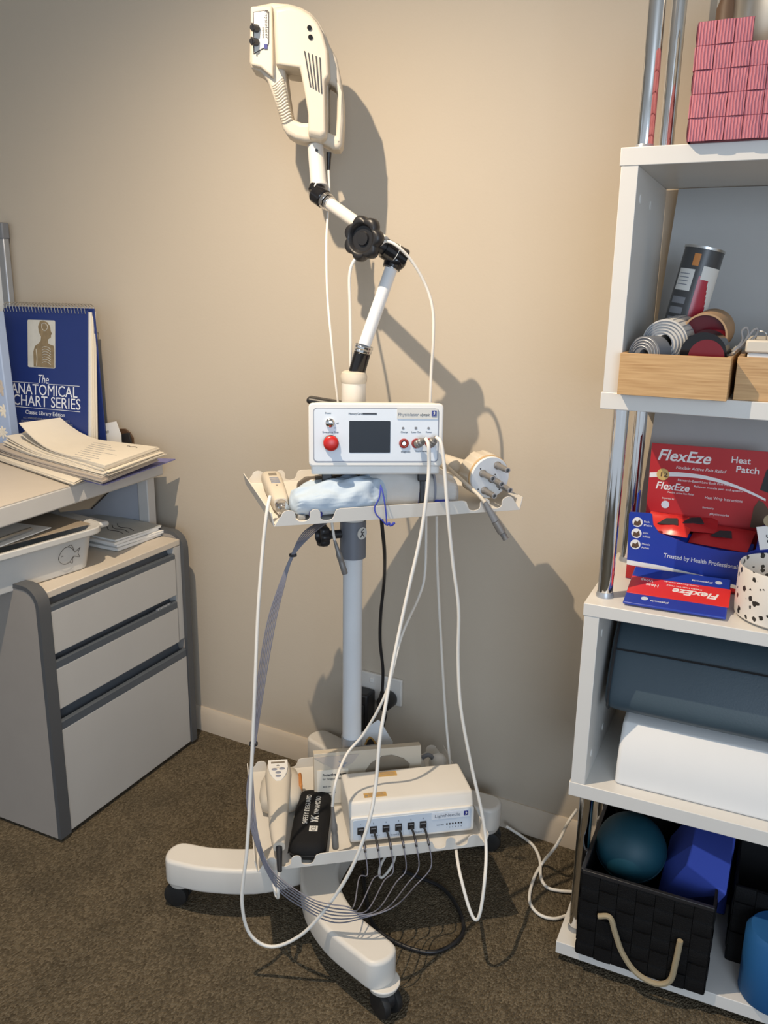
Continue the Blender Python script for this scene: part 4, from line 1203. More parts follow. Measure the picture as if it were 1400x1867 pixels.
# cluster probe
nrm = (RV * 0.36 - HV * 0.90 - ZV * 0.05).normalized()
pc = Vector((-0.5777, 1.5393, 0.9392))
CP = thing('cluster_probe', 'round white probe head with five grey nozzles at the right of the upper tray', 'laser probe', pc, 0)
def pm(z0=0):
    return axis_m((0, 0, 0), nrm)
mt_ = axis_m((0, 0, 0), nrm)
ob('face_plate', lathe(B(), [(0.0, 0.0), (0.0415, 0.0), (0.0425, -0.0015), (0.0425, -0.006), (0.0, -0.006)], 48, mt_), 'disc', CP)
hs = B()
nfl = 60
rs = []
for z, r_, f in ((-0.006, 0.0430, 0), (-0.010, 0.0435, 0), (-0.012, 0.0455, 1), (-0.050, 0.0450, 1), (-0.056, 0.040, 0), (-0.066, 0.030, 0), (-0.070, 0.02, 0)):
    rs.append([hs.verts.new(mt_ @ Vector((r_ * (1 - (0.05 if f and (i // 3) % 2 else 0)) * math.cos(2 * math.pi * i / nfl), r_ * (1 - (0.05 if f and (i // 3) % 2 else 0)) * math.sin(2 * math.pi * i / nfl), z))) for i in range(nfl)])
for a_, b_ in zip(rs, rs[1:]):
    bridge(hs, a_, b_)
hs.faces.new(rs[0])
hs.faces.new(rs[-1])
ob('housing', hs, 'cream_plastic', CP, sharp=30)
ob('tan_ring', lathe(B(), [(0.0425, -0.0055), (0.0445, -0.006), (0.0445, -0.0105), (0.0425, -0.011)], 48, mt_), 'tan_plastic', CP, label='tan ring around the white face')
hh0 = Vector((-0.6197, 1.568, 0.9357)) - pc
hh1 = Vector((-0.7003, 1.5931, 0.9488)) - pc
hb_ = B()
mth = axis_m(hh0, hh1)
lathe(hb_, [(0.0, 0.0), (0.024, 0.0), (0.022, 0.02), (0.018, 0.05), (0.016, 0.09), (0.010, 0.10), (0.0, 0.10)], 28, mth)
ob('handle', hb_, 'cream_plastic', CP, sharp=40)
px_ = [(-0.004, 0.012), (0.016, 0.019), (0, 0)]
inv = mt_.to_3x3().inverted()
for (u_, v_) in [(0.0141, 0.0248), (-0.0201, 0.0108), (0.0024, -0.0022), (0.0239, -0.0165), (-0.013, -0.025)]:
    pos = RV * u_ + ZV * v_
    pos = pos - nrm * pos.dot(nrm)
    nz = ob('nozzle', lathe(B(), [(0.0, 0.0), (0.0078, 0.0), (0.0078, 0.004), (0.0062, 0.005), (0.0058, 0.032), (0.0050, 0.036), (0.0050, 0.042), (0.0032, 0.042), (0.0028, 0.038), (0.0, 0.038)], 20, axis_m(pos, pos + nrm)), 'plug', CP, sharp=30)
    ob('nozzle_rim', lathe(B(), [(0.0032, 0.0422), (0.0036, 0.0432), (0.0054, 0.0432), (0.0056, 0.0410), (0.0052, 0.0405)], 20, axis_m(pos, pos + nrm)), 'silver', nz)
for (a_, b_) in ((-0.024, 0.020), (0.010, 0.006), (-0.026, -0.022), (0.022, -0.026)):
    ob('screw', cyl(B(), mt_ @ Vector((a_, b_, -0.001)), mt_ @ Vector((a_, b_, 0.0008)), 0.0014, n=10), 'ink', CP)
cbl = [(-0.6839, 1.5565, 0.95), (-0.6397, 1.5121, 0.9426), (-0.6007, 1.4762, 0.9342), (-0.5719, 1.4631, 0.9209), (-0.5565, 1.46, 0.9084)]
cpc = cable('probe_lead', cbl, 0.0038, 'cream_plastic', 'cream lead over the right tray lip ending in a grey plug')
o0_ = Vector(cbl[0])
mid_ = Vector((-0.5356, 1.4654, 0.8731)) - o0_
end_ = Vector((-0.5143, 1.4767, 0.8339)) - o0_
bt_ = B()
cyl(bt_, Vector(cbl[-1]) - o0_, mid_, 0.0045, 0.0075, 20)
ob('plug_boot', bt_, 'grey', cpc)
ob('plug', lathe(B(), [(0.0, 0.0), (0.0078, 0.0), (0.0082, 0.006), (0.0082, 0.026), (0.0060, 0.028), (0.0060, 0.042), (0.0, 0.042)], 24, axis_m(mid_, end_)), 'plug', cpc, sharp=30)

# ================================================================ LOWER TRAY ITEMS
LN = thing('light_needle_unit', 'cream six-port laser unit with a pale blue face on the lower tray', 'medical unit', onL(0.187, 0.042, 0.010), LY - 0.5)
lw, lh, ld = 0.262, 0.082, 0.128
lnb = B()
prf = [(0.004, 0.0), (0.0, 0.008), (0.0, lh * 0.62), (0.010, lh * 0.72), (0.014, lh), (ld, lh), (ld, 0.0)]
prf = [(0.006, 0.0), (0.002, 0.010), (0.004, lh * 0.66), (0.018, lh * 0.985), (0.026, lh), (ld, lh - 0.002), (ld, 0.0)]
rr_ = [[lnb.verts.new((x, y, z)) for y, z in prf] for x in (0.0, lw)]
bridge(lnb, rr_[0], rr_[1])
lnb.faces.new(rr_[0])
lnb.faces.new(rr_[1])
ob('case', lnb, 'cream', LN, 0.005, 3)
fm_ = Matrix.Translation((0, 0.0, 0)) @ Matrix.Rotation(R(-2), 4, 'X')
plate('bezel', [rrect(0.001, lw - 0.001, 0.002, lh * 0.70, 0.006)], -0.003, 0.004, 'white', LN, 0.002, fm_)
lf = plate('front_panel', [rrect(0.007, lw - 0.007, 0.007, lh * 0.70 - 0.005, 0.004)], -0.0038, -0.0028, 'panel2', LN, 0.0002, fm_, label='pale blue front panel')
def lt(body, size, x, z, wd=None, m_='ink', par=None, y=-0.0041):
    text('lettering', body, size, fm_ @ front(x, y, z), m_, par or LN, wd, th=0.00015)
npl = plate('name_plate', [rrect(0.170, 0.252, 0.036, 0.051, 0.001)], -0.0044, -0.0036, 'pale', LN, 0.0, fm_)
lt('LightNeedle', 0.0095, 0.176, 0.0405, 0.054, 'ink_grey', npl, -0.0047)
plate('logo', [rrect(0.2385, 0.2475, 0.0395, 0.0495, 0.0006)], -0.0052, -0.0042, 'logo', npl, 0, fm_)
plate('logo_figure', [[(0.2410, 0.0405), (0.2430, 0.0440), (0.2415, 0.0460), (0.2435, 0.0485), (0.2455, 0.0455), (0.2440, 0.0425), (0.2455, 0.0405), (0.2435, 0.0425)]], -0.0056, -0.0050, 'label', npl, 0, fm_)
lt('Laser Port', 0.0035, 0.181, 0.0215, 0.015)
for i in range(6):
    x = 0.203 + i * 0.0062
    plate('indicator', [circle(x, 0.0230, 0.0019, 12)], -0.0044, -0.0036, 'ink', LN, 0, fm_)
    lt(str(i + 1), 0.0035, x - 0.001, 0.0140)
lt('Output 1', 0.0035, 0.043, 0.0125, 0.018)
lt('Output 2', 0.0035, 0.084, 0.0105, 0.018)
lt('Output 3', 0.0035, 0.135, 0.0105, 0.018)
PX = [0.0225, 0.0485, 0.0745, 0.1005, 0.1265, 0.1520]
for i, x in enumerate(PX):
    po = plate('port', [rrect(x - 0.007, x + 0.007, 0.0205, 0.0355, 0.0005)], -0.0060, -0.0030, 'black', LN, 0, fm_)
    ob('port_mouth', box(B(), x - 0.005, x + 0.005, -0.0068, -0.0055, 0.0305, 0.0325, fm_), 'grey', po)
    lt(str(i + 1), 0.0045, x - 0.001, 0.0405)
for x0, x1, y0, y1 in ((0.035, 0.082, 0.028, 0.043), (0.072, 0.118, 0.100, 0.115)):
    gs = ob('gold_sticker', box(B(), x0, x1, y0, y1, lh - 0.0025, lh + 0.0009), 'gold', LN)
    tx = B()
    for j in range(4):
        box(tx, x0 + 0.010, x1 - 0.004 - 0.003 * (j % 2), y0 + 0.003 + j * 0.003, y0 + 0.0038 + j * 0.003, lh + 0.0008, lh + 0.0012)
    box(tx, x0 + 0.002, x0 + 0.008, y0 + 0.003, y0 + 0.009, lh + 0.0008, lh + 0.0012)
    ob('sticker_print', tx, 'taupe', gs)
# fibre cables
fan = []
lnm = Matrix.Translation(onL(0.187, 0.042, 0.010)) @ Matrix.Rotation(R(LY - 0.5), 4, 'Z')
targets = [[(-0.6845, 1.211, 0.1909), (-0.6587, 1.1454, 0.184)], [(-0.6637, 1.2288, 0.1828), (-0.6496, 1.1502, 0.1803)], [(-0.6474, 1.2442, 0.1746), (-0.6341, 1.1584, 0.1787)], [(-0.6291, 1.2607, 0.1664), (-0.6178, 1.1671, 0.179)], [(-0.6124, 1.2763, 0.1581), (-0.6033, 1.1748, 0.1813)], [(-0.6005, 1.2895, 0.1497), (-0.5907, 1.1815, 0.1854)]]
commons = [[(-0.6639, 1.12, 0.2006), (-0.7193, 1.1076, 0.199), (-0.7755, 1.1004, 0.2178), (-0.8248, 1.1082, 0.2346), (-0.8541, 1.1153, 0.2896), (-0.878, 1.1366, 0.3651), (-0.8903, 1.1527, 0.4406), (-0.8967, 1.1719, 0.5301), (-0.8933, 1.2077, 0.6649), (-0.8853, 1.2346, 0.7358), (-0.8718, 1.2644, 0.8014), (-0.8676, 1.3006, 0.84), (-0.8688, 1.3679, 0.8481)], [(-0.6567, 1.1238, 0.1921), (-0.713, 1.1109, 0.1895), (-0.7702, 1.1032, 0.207), (-0.8231, 1.1091, 0.2261), (-0.856, 1.1143, 0.2896), (-0.8803, 1.1354, 0.365), (-0.8896, 1.1531, 0.4406), (-0.8943, 1.1732, 0.5301), (-0.8906, 1.2091, 0.665), (-0.8833, 1.2357, 0.7359), (-0.8709, 1.2648, 0.8014), (-0.8639, 1.3025, 0.8401), (-0.8659, 1.3694, 0.8482)], [(-0.6495, 1.1276, 0.1855), (-0.7068, 1.1142, 0.1799), (-0.7649, 1.106, 0.1962), (-0.8214, 1.11, 0.2175), (-0.8578, 1.1133, 0.2896), (-0.8825, 1.1342, 0.365), (-0.8888, 1.1535, 0.4406), (-0.8919, 1.1745, 0.5302), (-0.8878, 1.2106, 0.665), (-0.8812, 1.2367, 0.7359), (-0.8701, 1.2653, 0.8014), (-0.8601, 1.3045, 0.8402), (-0.863, 1.371, 0.8482)], [(-0.6423, 1.1314, 0.1809), (-0.7005, 1.1176, 0.1703), (-0.7595, 1.1089, 0.1853), (-0.8197, 1.1109, 0.209), (-0.8597, 1.1123, 0.2895), (-0.8847, 1.133, 0.3649), (-0.8881, 1.1539, 0.4406), (-0.8894, 1.1758, 0.5302), (-0.885, 1.2121, 0.6651), (-0.8792, 1.2378, 0.736), (-0.8692, 1.2657, 0.8015), (-0.8564, 1.3065, 0.8402), (-0.86, 1.3725, 0.8483)], [(-0.6351, 1.1352, 0.1781), (-0.6941, 1.1209, 0.1607), (-0.7541, 1.1117, 0.1744), (-0.818, 1.1118, 0.2004), (-0.8615, 1.1113, 0.2895), (-0.887, 1.1318, 0.3649), (-0.8873, 1.1543, 0.4406), (-0.887, 1.1771, 0.5303), (-0.8822, 1.2136, 0.6652), (-0.8771, 1.2389, 0.736), (-0.8684, 1.2662, 0.8015), (-0.8526, 1.3085, 0.8403), (-0.8571, 1.3741, 0.8483)], [(-0.628, 1.1391, 0.1773), (-0.6878, 1.1243, 0.151), (-0.7487, 1.1146, 0.1635), (-0.8162, 1.1127, 0.1918), (-0.8634, 1.1104, 0.2895), (-0.8892, 1.1306, 0.3648), (-0.8866, 1.1546, 0.4406), (-0.8846, 1.1783, 0.5303), (-0.8794, 1.215, 0.6652), (-0.8751, 1.24, 0.736), (-0.8676, 1.2666, 0.8015), (-0.8488, 1.3105, 0.8404), (-0.8542, 1.3756, 0.8484)]]
names_ = ['first', 'second', 'third', 'fourth', 'fifth', 'sixth']
for i, x in enumerate(PX):
    s0 = lnm @ fm_ @ Vector((x, -0.006, 0.027))
    s1 = lnm @ fm_ @ Vector((x + 0.001, -0.028, 0.024))
    s2 = lnm @ fm_ @ Vector((x + 0.002, -0.050, 0.010))
    pts = [s1, s2, (lnm @ Vector((x + 0.004, -0.062, -0.03)))] + [Vector(q) for q in targets[i]] + [Vector(q) for q in commons[i]]
    c_ = cable('fibre_cable', pts, 0.0013, 'thin_cable', 'thin grey fibre cable from the %s port of the cream laser unit' % names_[i], 'cable', 'fibre cables from the six ports', n=6)
    ob('connector', sweep(B(), [s0 - pts[0], s1 - pts[0], s2 - pts[0]], 0.0024, 8, 4), 'black', c_, label='black connector boot')
tie = thing('cable_tie', 'dark tie bundling the thin cables left of the cart', 'cable tie', (-0.8913, 1.1578, 0.4494))
ob('band', lathe(B(), [(0.007, -0.003), (0.0085, -0.002), (0.0085, 0.002), (0.007, 0.003)], 16), 'ink', tie)
tie2 = thing('cable_tie', 'dark tie on the thin cables just below the upper tray', 'cable tie', (-0.868, 1.2664, 0.8048))
ob('band', lathe(B(), [(0.006, -0.002), (0.0075, -0.002), (0.0075, 0.002), (0.006, 0.002)], 16), 'ink', tie2)

# large handset on the left of the lower tray
HS = thing('laser_handset', 'cream pistol-shaped laser handset at the left of the lower tray', 'laser handset', onL(0.042, 0.0), LY - 3)
hb_ = B()
loft(hb_, [(0.0, 0.012, 0.040, 0.0115, 0.010), (0.0, 0.030, 0.040, 0.0145, 0.014), (0.0, 0.08, 0.042, 0.0185, 0.019), (0.002, 0.14, 0.046, 0.022, 0.021), (0.003, 0.19, 0.051, 0.0255, 0.022), (0.004, 0.235, 0.056, 0.0285, 0.022), (0.005, 0.262, 0.058, 0.026, 0.019), (0.005, 0.274, 0.057, 0.016, 0.012)], 32, 3.0)
ob('body', hb_, 'cream_plastic', HS, sharp=60)
hl_ = B()
loft(hl_, [(0.006, 0.160, 0.024, 0.020, 0.012), (0.006, 0.170, 0.026, 0.040, 0.022), (0.008, 0.20, 0.028, 0.046, 0.026), (0.010, 0.24, 0.030, 0.045, 0.028), (0.012, 0.272, 0.030, 0.036, 0.026), (0.012, 0.285, 0.030, 0.020, 0.016)], 32, 2.6)
ob('head_shell', hl_, 'cream_plastic', HS, sharp=60)
ob('orange_sticker', box(B(), 0.0485, 0.0562, 0.205, 0.255, 0.028, 0.050), 'orange', HS, 0.004)
tz = Matrix.Translation((0.004, 0.0, 0.0785)) @ Matrix.Rotation(R(4.0), 4, 'X')
kp = [(0.0 + 0.024 * math.cos(R(a)) if a <= 180 else 0.0, 0.0) for a in ()]
kpl = [(-0.0215, 0.262), (0.0215, 0.262), (0.0215, 0.235), (0.018, 0.215), (0.012, 0.200), (0.005, 0.190), (-0.005, 0.190), (-0.012, 0.200), (-0.018, 0.215), (-0.0215, 0.235)]
kpm = Matrix.Translation((0.004, 0, 0.0)) @ Matrix.Rotation(R(-90), 4, 'X')
def flatplate(name, pts, z0, z1, m_, parent, mt=None, bevel=0, holes=None):
    # outline in (x, y) lying flat between z0 and z1
    q = Matrix.Rotation(R(-90), 4, 'X')
    return plate(name, [[(x, y) for x, y in pts]] + (holes or []), -z1, -z0, m_, parent, bevel, (mt @ q) if mt else q)
tk = Matrix.Translation((0.004, 0.19, 0.0715)) @ Matrix.Rotation(R(4.5), 4, 'X') @ Matrix.Translation((0, -0.19, 0))
kpd = flatplate('keypad', kpl, 0.0, 0.0028, 'white', HS, tk, 0.0004)
ob('display', box(B(), -0.015, 0.015, 0.249, 0.2545, 0.0025, 0.0034, tk), 'lcdgrey', kpd)
for x, y_ in ((-0.008, 0.2285), (0.0085, 0.2295), (0.0, 0.2165), (0.0, 0.2045)):
    kq = Matrix.Translation((x, y_, 0.0026))
    bm = B()
    bmesh.ops.create_uvsphere(bm, u_segments=20, v_segments=10, radius=1, matrix=tk @ kq @ Matrix.Diagonal((0.0066, 0.0045, 0.0014, 1)))
    ob('key', bm, 'btn', kpd)
flatplate('arrow_mark', [(-0.004, 0.240), (0.004, 0.240), (0.0, 0.2445)], 0.0026, 0.0032, 'ink', kpd, tk)
ob('cable_boot', cyl(B(), (0.0, 0.014, 0.040), Vector((0.0, -0.020, 0.008)), 0.0065, 0.0045), 'black', HS, 0.001, label='black cable boot')
p_ = thing_pt = Matrix.Translation(onL(0.042, 0.0)) @ Matrix.Rotation(R(LY - 3), 4, 'Z') @ Vector((0.0, -0.020, 0.008))
cable('handset_tail', [tuple(p_), tuple(p_ + Vector((0, -0.004, -0.010)))] + [(-0.8069, 1.112, 0.1849), (-0.8102, 1.1159, 0.1633), (-0.8206, 1.1217, 0.1649), (-0.8367, 1.1358, 0.1838), (-0.8591, 1.1579, 0.1853)], 0.0034, 'cable', 'short white cable tail below the handset boot')

# eyeglass case
EC = thing('glasses_case', 'black zipped eyeglass case with white lettering on the lower tray', 'glasses case', onL(0.117, 0.108), LY - 12)
ec = B()
def rr_ring(bm, hx, hy, z, r):
    return [bm.verts.new((x, y, z)) for x, y in rrect(-hx, hx, -hy, hy, r, 5)]
rs = [rr_ring(ec, 0.026, 0.092, 0.0, 0.015), rr_ring(ec, 0.036, 0.102, 0.006, 0.022), rr_ring(ec, 0.037, 0.103, 0.015, 0.022), rr_ring(ec, 0.036, 0.102, 0.024, 0.022), rr_ring(ec, 0.031, 0.096, 0.033, 0.020), rr_ring(ec, 0.022, 0.086, 0.037, 0.015)]
for a_, b_ in zip(rs, rs[1:]):
    bridge(ec, a_, b_)
ec.faces.new(rs[0])
ec.faces.new(rs[-1])
ob('shell', ec, 'fabric_black', EC, sharp=70)
zp = B()
ring = [(x, y, 0.0155) for x, y in rrect(-0.0375, 0.0375, -0.1035, 0.1035, 0.0225, 5)]
sweep(zp, ring + [ring[0]], 0.0012, 6, 2)
ob('zip', zp, 'black', EC)
text('lettering', 'SAFETY EYEGUARD', 0.0145, flat(-0.006, -0.030, 0.0372, 90), 'label', EC, 0.100)
text('lettering', 'YAMAMOTO', 0.0150, flat(0.015, 0.002, 0.0372, 90), 'label', EC, 0.064)
text('lettering', 'YK', 0.021, flat(0.015, -0.026, 0.0372, 90), 'label', EC, 0.024, shear=0.2, bold=0.0008)
ceb = ob('ce_label', box(B(), 0.000, 0.017, -0.054, -0.037, 0.0370, 0.0374), 'label', EC)
text('lettering', 'CE', 0.014, flat(0.0135, -0.0525, 0.0375, 90), 'ink', ceb, 0.013)

# protective glasses box behind
CB = thing('protective_glasses_box', 'cream card box with an oval cut-out leaning behind the laser unit', 'box', onL(0.133, 0.182), LY - 1, rot=(R(-7), 0, R(LY - 1)))
cbw, cbh = 0.238, 0.124
def cbx(pts):
    return pts
oval = [(0.125, 0.093), (0.150, 0.107), (0.172, 0.108), (0.198, 0.098), (0.212, 0.084), (0.208, 0.068), (0.120, 0.064), (0.112, 0.076)]
ob('carton', box(B(), 0, cbw, 0.002, 0.022, 0, cbh), 'card', CB, 0.001)
plate('window_lens', [oval], -0.0005, 0.002, 'smoke', CB, 0.0004, label='smoky eyeglass-shaped window')
tbx = ob('text_panel', box(B(), 0.006, 0.075, 0.0006, 0.0022, 0.008, 0.086), 'paper', CB)
for b_, z_, wd_, sz in (('Protective Glasses', 0.072, 0.052, 0.008), ('for Yongguang laser', 0.063, 0.045, 0.007), ('405 nm', 0.046, 0.018, 0.0055), ('Nominal 100', 0.032, 0.028, 0.0055), ('to 660nm', 0.025, 0.020, 0.0055)):
    text('lettering', b_, sz, front(0.018, 0.0003, z_), 'ink', tbx, wd_, bold=0.0002 if sz > 0.0075 else 0)
plate('logo', [rrect(0.083, 0.097, 0.060, 0.071, 0.001)], 0.0006, 0.0022, 'ink_grey', CB)
plate('star_print', [[(0.062 + (0.012 if k % 2 == 0 else 0.005) * math.cos(k * math.pi / 5), 0.098 + (0.012 if k % 2 == 0 else 0.005) * math.sin(k * math.pi / 5)) for k in range(10)]], 0.0008, 0.0022, 'btn', CB)
plate('clear_flap', [[(0.0, 0.1165), (0.050, 0.080), (0.066, 0.088), (0.085, 0.098), (0.10, 0.117)]], 0.0009, 0.0021, 'petal2', CB)
# warning card behind the column
WC = thing('warning_card', 'pale triangular card with a black mark behind the carton', 'card', (-0.8576, 1.504, 0.2824), 27.952)
wco = [(-0.0203, -0.0003), (0.03, 0.0485), (0.0462, 0.0613), (0.0525, 0.0572), (0.0811, 0.0057), (0.0813, -0.0043), (-0.0203, -0.006)]
plate('card', [wco], 0.0, 0.003, 'white_paint', WC, 0.0005)
plate('orange_frame', [[(0.0153, -0.0026), (0.0203, 0.0117), (0.0277, 0.0203), (0.0354, 0.0148), (0.0444, 0.0008)]], -0.001, 0.0, 'gold', WC)
plate('black_mark', [[(0.0191, -0.0025), (0.024, 0.0103), (0.0291, 0.0147), (0.0342, 0.0105), (0.0394, 0.0007)]], -0.002, -0.001, 'ink', WC)
# white goggles behind at right
GG = thing('white_goggles', 'small white goggles lying behind the laser unit', 'goggles', onL(0.405, 0.262, 0.0022), LY)
for x in (-0.026, 0.026):
    ob('cup', loft(B(), [(x, -0.016, 0.030, 0.010, 0.012), (x, -0.010, 0.031, 0.019, 0.020), (x, 0.006, 0.031, 0.021, 0.023), (x, 0.014, 0.031, 0.014, 0.016)], 24, 2.3), 'white', GG, sharp=70)
ob('bridge', sweep(B(), [(-0.012, 0.0, 0.050), (0.0, -0.004, 0.058), (0.012, 0.0, 0.046), (0.014, 0.004, 0.02)], 0.005, 8), 'grey', GG)
ob('rest', box(B(), -0.04, 0.04, -0.012, 0.012, 0.0, 0.012), 'white', GG, 0.004)
# black cable tangle on the floor
cable('floor_power_cable', [(-0.7215, 1.4815, 0.006), (-0.6787, 1.4799, 0.006), (-0.6216, 1.4747, 0.006), (-0.5705, 1.4399, 0.006), (-0.5315, 1.3875, 0.006), (-0.5295, 1.3396, 0.006), (-0.5578, 1.2936, 0.006), (-0.6066, 1.2797, 0.006), (-0.6596, 1.2843, 0.006), (-0.7015, 1.3016, 0.006), (-0.7394, 1.3455, 0.006), (-0.77, 1.3875, 0.006), (-0.8001, 1.4331, 0.006)], 0.0042, 'black', 'black power cable curling on the carpet behind the front leg')
cable('white_loop_cable', [(-0.7049, 1.4095, 0.108), (-0.7018, 1.3885, 0.0954), (-0.7085, 1.3737, 0.0794), (-0.7141, 1.3594, 0.0761), (-0.7231, 1.3659, 0.0791), (-0.7239, 1.3768, 0.095), (-0.7219, 1.4005, 0.1063)], 0.0030, 'cable', 'small white cable loop hanging under the lower tray')
cable('extension_cord', [(-0.5626, 1.7238, 0.03), (-0.5265, 1.7378, 0.006), (-0.4885, 1.716, 0.006), (-0.4581, 1.6732, 0.006), (-0.4368, 1.6155, 0.006), (-0.4136, 1.5911, 0.006), (-0.3867, 1.594, 0.006), (-0.362, 1.6037, 0.006)], 0.0038, 'cable', 'white cord leaving the rear caster towards the shelf foot', 'cord')
cable('extension_cord', [(-0.3942, 1.73, 0.1295), (-0.4062, 1.7, 0.1084), (-0.4075, 1.62, 0.1008), (-0.4468, 1.6617, 0.012), (-0.4499, 1.6039, 0.006), (-0.4368, 1.5341, 0.006), (-0.4076, 1.5025, 0.006), (-0.3737, 1.5028, 0.006), (-0.3498, 1.5273, 0.006)], 0.0036, 'cable', 'white cord rising behind the shelf and curling on the carpet', 'cord')

# ================================================================ SHELF UNIT
SH = thing('shelf_unit', 'white modular shelf unit with chrome posts at the right', 'shelf unit', (-0.3386, 1.4008, 0), 2.982)
SW, SD = 0.62, 0.335
for z0, z1 in ((0.018, 0.045), (0.378, 0.4065), (0.7425, 0.766), (1.112, 1.140), (1.490, 1.517)):
    ob('board', box(B(), 0, SW, 0, SD, z0, z1), 'white_lam', SH, 0.0012)
for z0, z1 in ((0.4065, 0.7425), (1.140, 1.490)):
    for x0 in (0.0025, SW - 0.028):
        sp_ = ob('side_panel', box(B(), x0, x0 + 0.0265, 0.001, SD, z0, z1), 'white_lam', SH, 0.0008)
        for zc in (z0 + 0.045, z1 - 0.045):
            for yc in (0.045, 0.155):
                ob('cam_cap', cyl(B(), (x0 + 0.0262, yc, zc), (x0 + 0.0275, yc, zc), 0.0075), 'white', sp_)
for z0, z1 in ((0.045, 0.378), (0.766, 1.112), (1.517, 1.86)):
    for x0 in (0.027, SW - 0.027):
        for y_ in (0.052, 0.285):
            ps = ob('post', cyl(B(), (x0, y_, z0), (x0, y_, z1), 0.0135, n=32), 'chrome', SH)
            ob('post_foot', lathe(B(), [(0.0135, z0), (0.0158, z0), (0.0158, z0 + 0.004), (0.0137, z0 + 0.010)], 32, Matrix.Translation((x0, y_, 0))), 'silver', ps)
for z0, z1 in ((1.140, 1.490), (0.766, 1.112)):
    bpn = plate('back_panel', [[(0.030, z0 + 0.001), (0.052, z1 - 0.001), (SW - 0.03, z1 - 0.001), (SW - 0.03, z0 + 0.001)]], SD - 0.012, SD - 0.009, 'shelf_back', SH, label='grey translucent back panel')
for x0 in (0.05, SW - 0.05):
    for y_ in (0.05, 0.285):
        ob('glide', cyl(B(), (x0, y_, 0), (x0, y_, 0.018), 0.014), 'rubber', SH)
mS = Matrix.Translation((-0.3386, 1.4008, 0)) @ Matrix.Rotation(R(2.982), 4, 'Z')
def onS(a, b, c):
    return mS @ Vector((a, b, c))
SY = 2.982

# woven basket builder (front + sides as raised checker cells)
def woven(parent, w_, d_, h_, cw_, ch_, m_, gap_m, hole=None, lean=0.0, name='weave'):
    bm = B()
    nx = max(1, round(w_ / cw_))
    nz = max(1, round(h_ / ch_))
    ny = max(1, round(d_ / cw_))
    def cell(c, ux, uz, nn, a, b, lift):
        ins = 0.0006
        k = 5
        rows = []
        for i in range(k + 1):
            row = []
            for j in range(k + 1):
                s, t = i / k, j / k
                bulge = (math.sin(math.pi * (s if lift else t)) ** 0.6 if 0 < (s if lift else t) < 1 else 0) * 0.0012 + (0.0010 if lift else 0.0)
                p = c + ux * (ins + (a - 2 * ins) * s) + uz * (ins + (b - 2 * ins) * t) + nn * (0.0015 + bulge)
                row.append(bm.verts.new(p))
            rows.append(row)
        for i in range(k):
            for j in range(k):
                bm.faces.new((rows[i][j], rows[i + 1][j], rows[i + 1][j + 1], rows[i][j + 1]))
        # skirts
        base = [c + ux * ins + uz * ins, c + ux * (a - ins) + uz * ins, c + ux * (a - ins) + uz * (b - ins), c + ux * ins + uz * (b - ins)]
        top = [rows[0][0], rows[k][0], rows[k][k], rows[0][k]]
        bv = [bm.verts.new(p) for p in base]
        for q in range(4):
            try:
                bm.faces.new((bv[q], bv[(q + 1) % 4], top[(q + 1) % 4], top[q]))
            except ValueError:
                pass
    X, Y_, Z_ = Vector((1, 0, 0)), Vector((0, 1, 0)), Vector((0, 0, 1))
    for i in range(nx):
        for j in range(nz):
            if hole and hole(i, j):
                continue
            cell(Vector((i * w_ / nx, 0, j * h_ / nz)), X, Z_, -Y_, w_ / nx, h_ / nz, (i + j) % 2)
    for i in range(ny):
        for j in range(nz):
            cell(Vector((0, i * d_ / ny, j * h_ / nz)), Y_, Z_, -X, d_ / ny, h_ / nz, (i + j) % 2)
            cell(Vector((w_, i * d_ / ny, j * h_ / nz)), Y_, Z_, X, d_ / ny, h_ / nz, (i + j) % 2)
    ob(name, bm, m_, parent, sharp=50)
    ib = B()
    th = 0.003
    if hole:
        hi = [(i, j) for i in range(nx) for j in range(nz) if hole(i, j)]
    else:
        hi = []
    for i in range(nx):
        for j in range(nz):
            if (i, j) not in hi:
                box(ib, i * w_ / nx, (i + 1) * w_ / nx, 0.0, th, j * h_ / nz, (j + 1) * h_ / nz)
    box(ib, 0, th, 0, d_, 0, h_)
    box(ib, w_ - th, w_, 0, d_, 0, h_)
    box(ib, 0, w_, d_ - th, d_, 0, h_)
    box(ib, 0, w_, 0, d_, 0, th)
    ob('lining', ib, gap_m, parent)

PK = thing('pink_basket', 'pink woven webbing basket on top of the shelf unit', 'basket', onS(0.099, -0.012, 1.5172), SY)
woven(PK, 0.245, 0.25, 0.160, 0.0245, 0.0325, 'pink', 'pink_dark', hole=lambda i, j: j == 4 and 3 <= i <= 6)
MB_ = thing('metal_canister', 'brushed metal canister standing in the pink basket', 'canister', onS(0.225, 0.125, 1.523), SY)
ob('body', lathe(B(), [(0.0, 0.0), (0.075, 0.0), (0.082, 0.01), (0.090, 0.12), (0.098, 0.17), (0.098, 0.26), (0.0, 0.26)], 40), 'steel', MB_)
PB2 = thing('dark_bottle', 'dark brown bottle beside the canister in the pink basket', 'bottle', onS(0.127, 0.105, 1.523), SY)
ob('body', lathe(B(), [(0.0, 0.0), (0.018, 0.0), (0.019, 0.004), (0.019, 0.20), (0.008, 0.23), (0.008, 0.25), (0.0, 0.25)], 28), 'brown', PB2)
GC = thing('grey_carton', 'tall grey carton behind the bottle in the pink basket', 'carton', onS(0.104, 0.150, 1.523), SY)
ob('carton', box(B(), 0.0, 0.030, 0.0, 0.075, 0.0, 0.24), 'shelf_back', GC, 0.001)

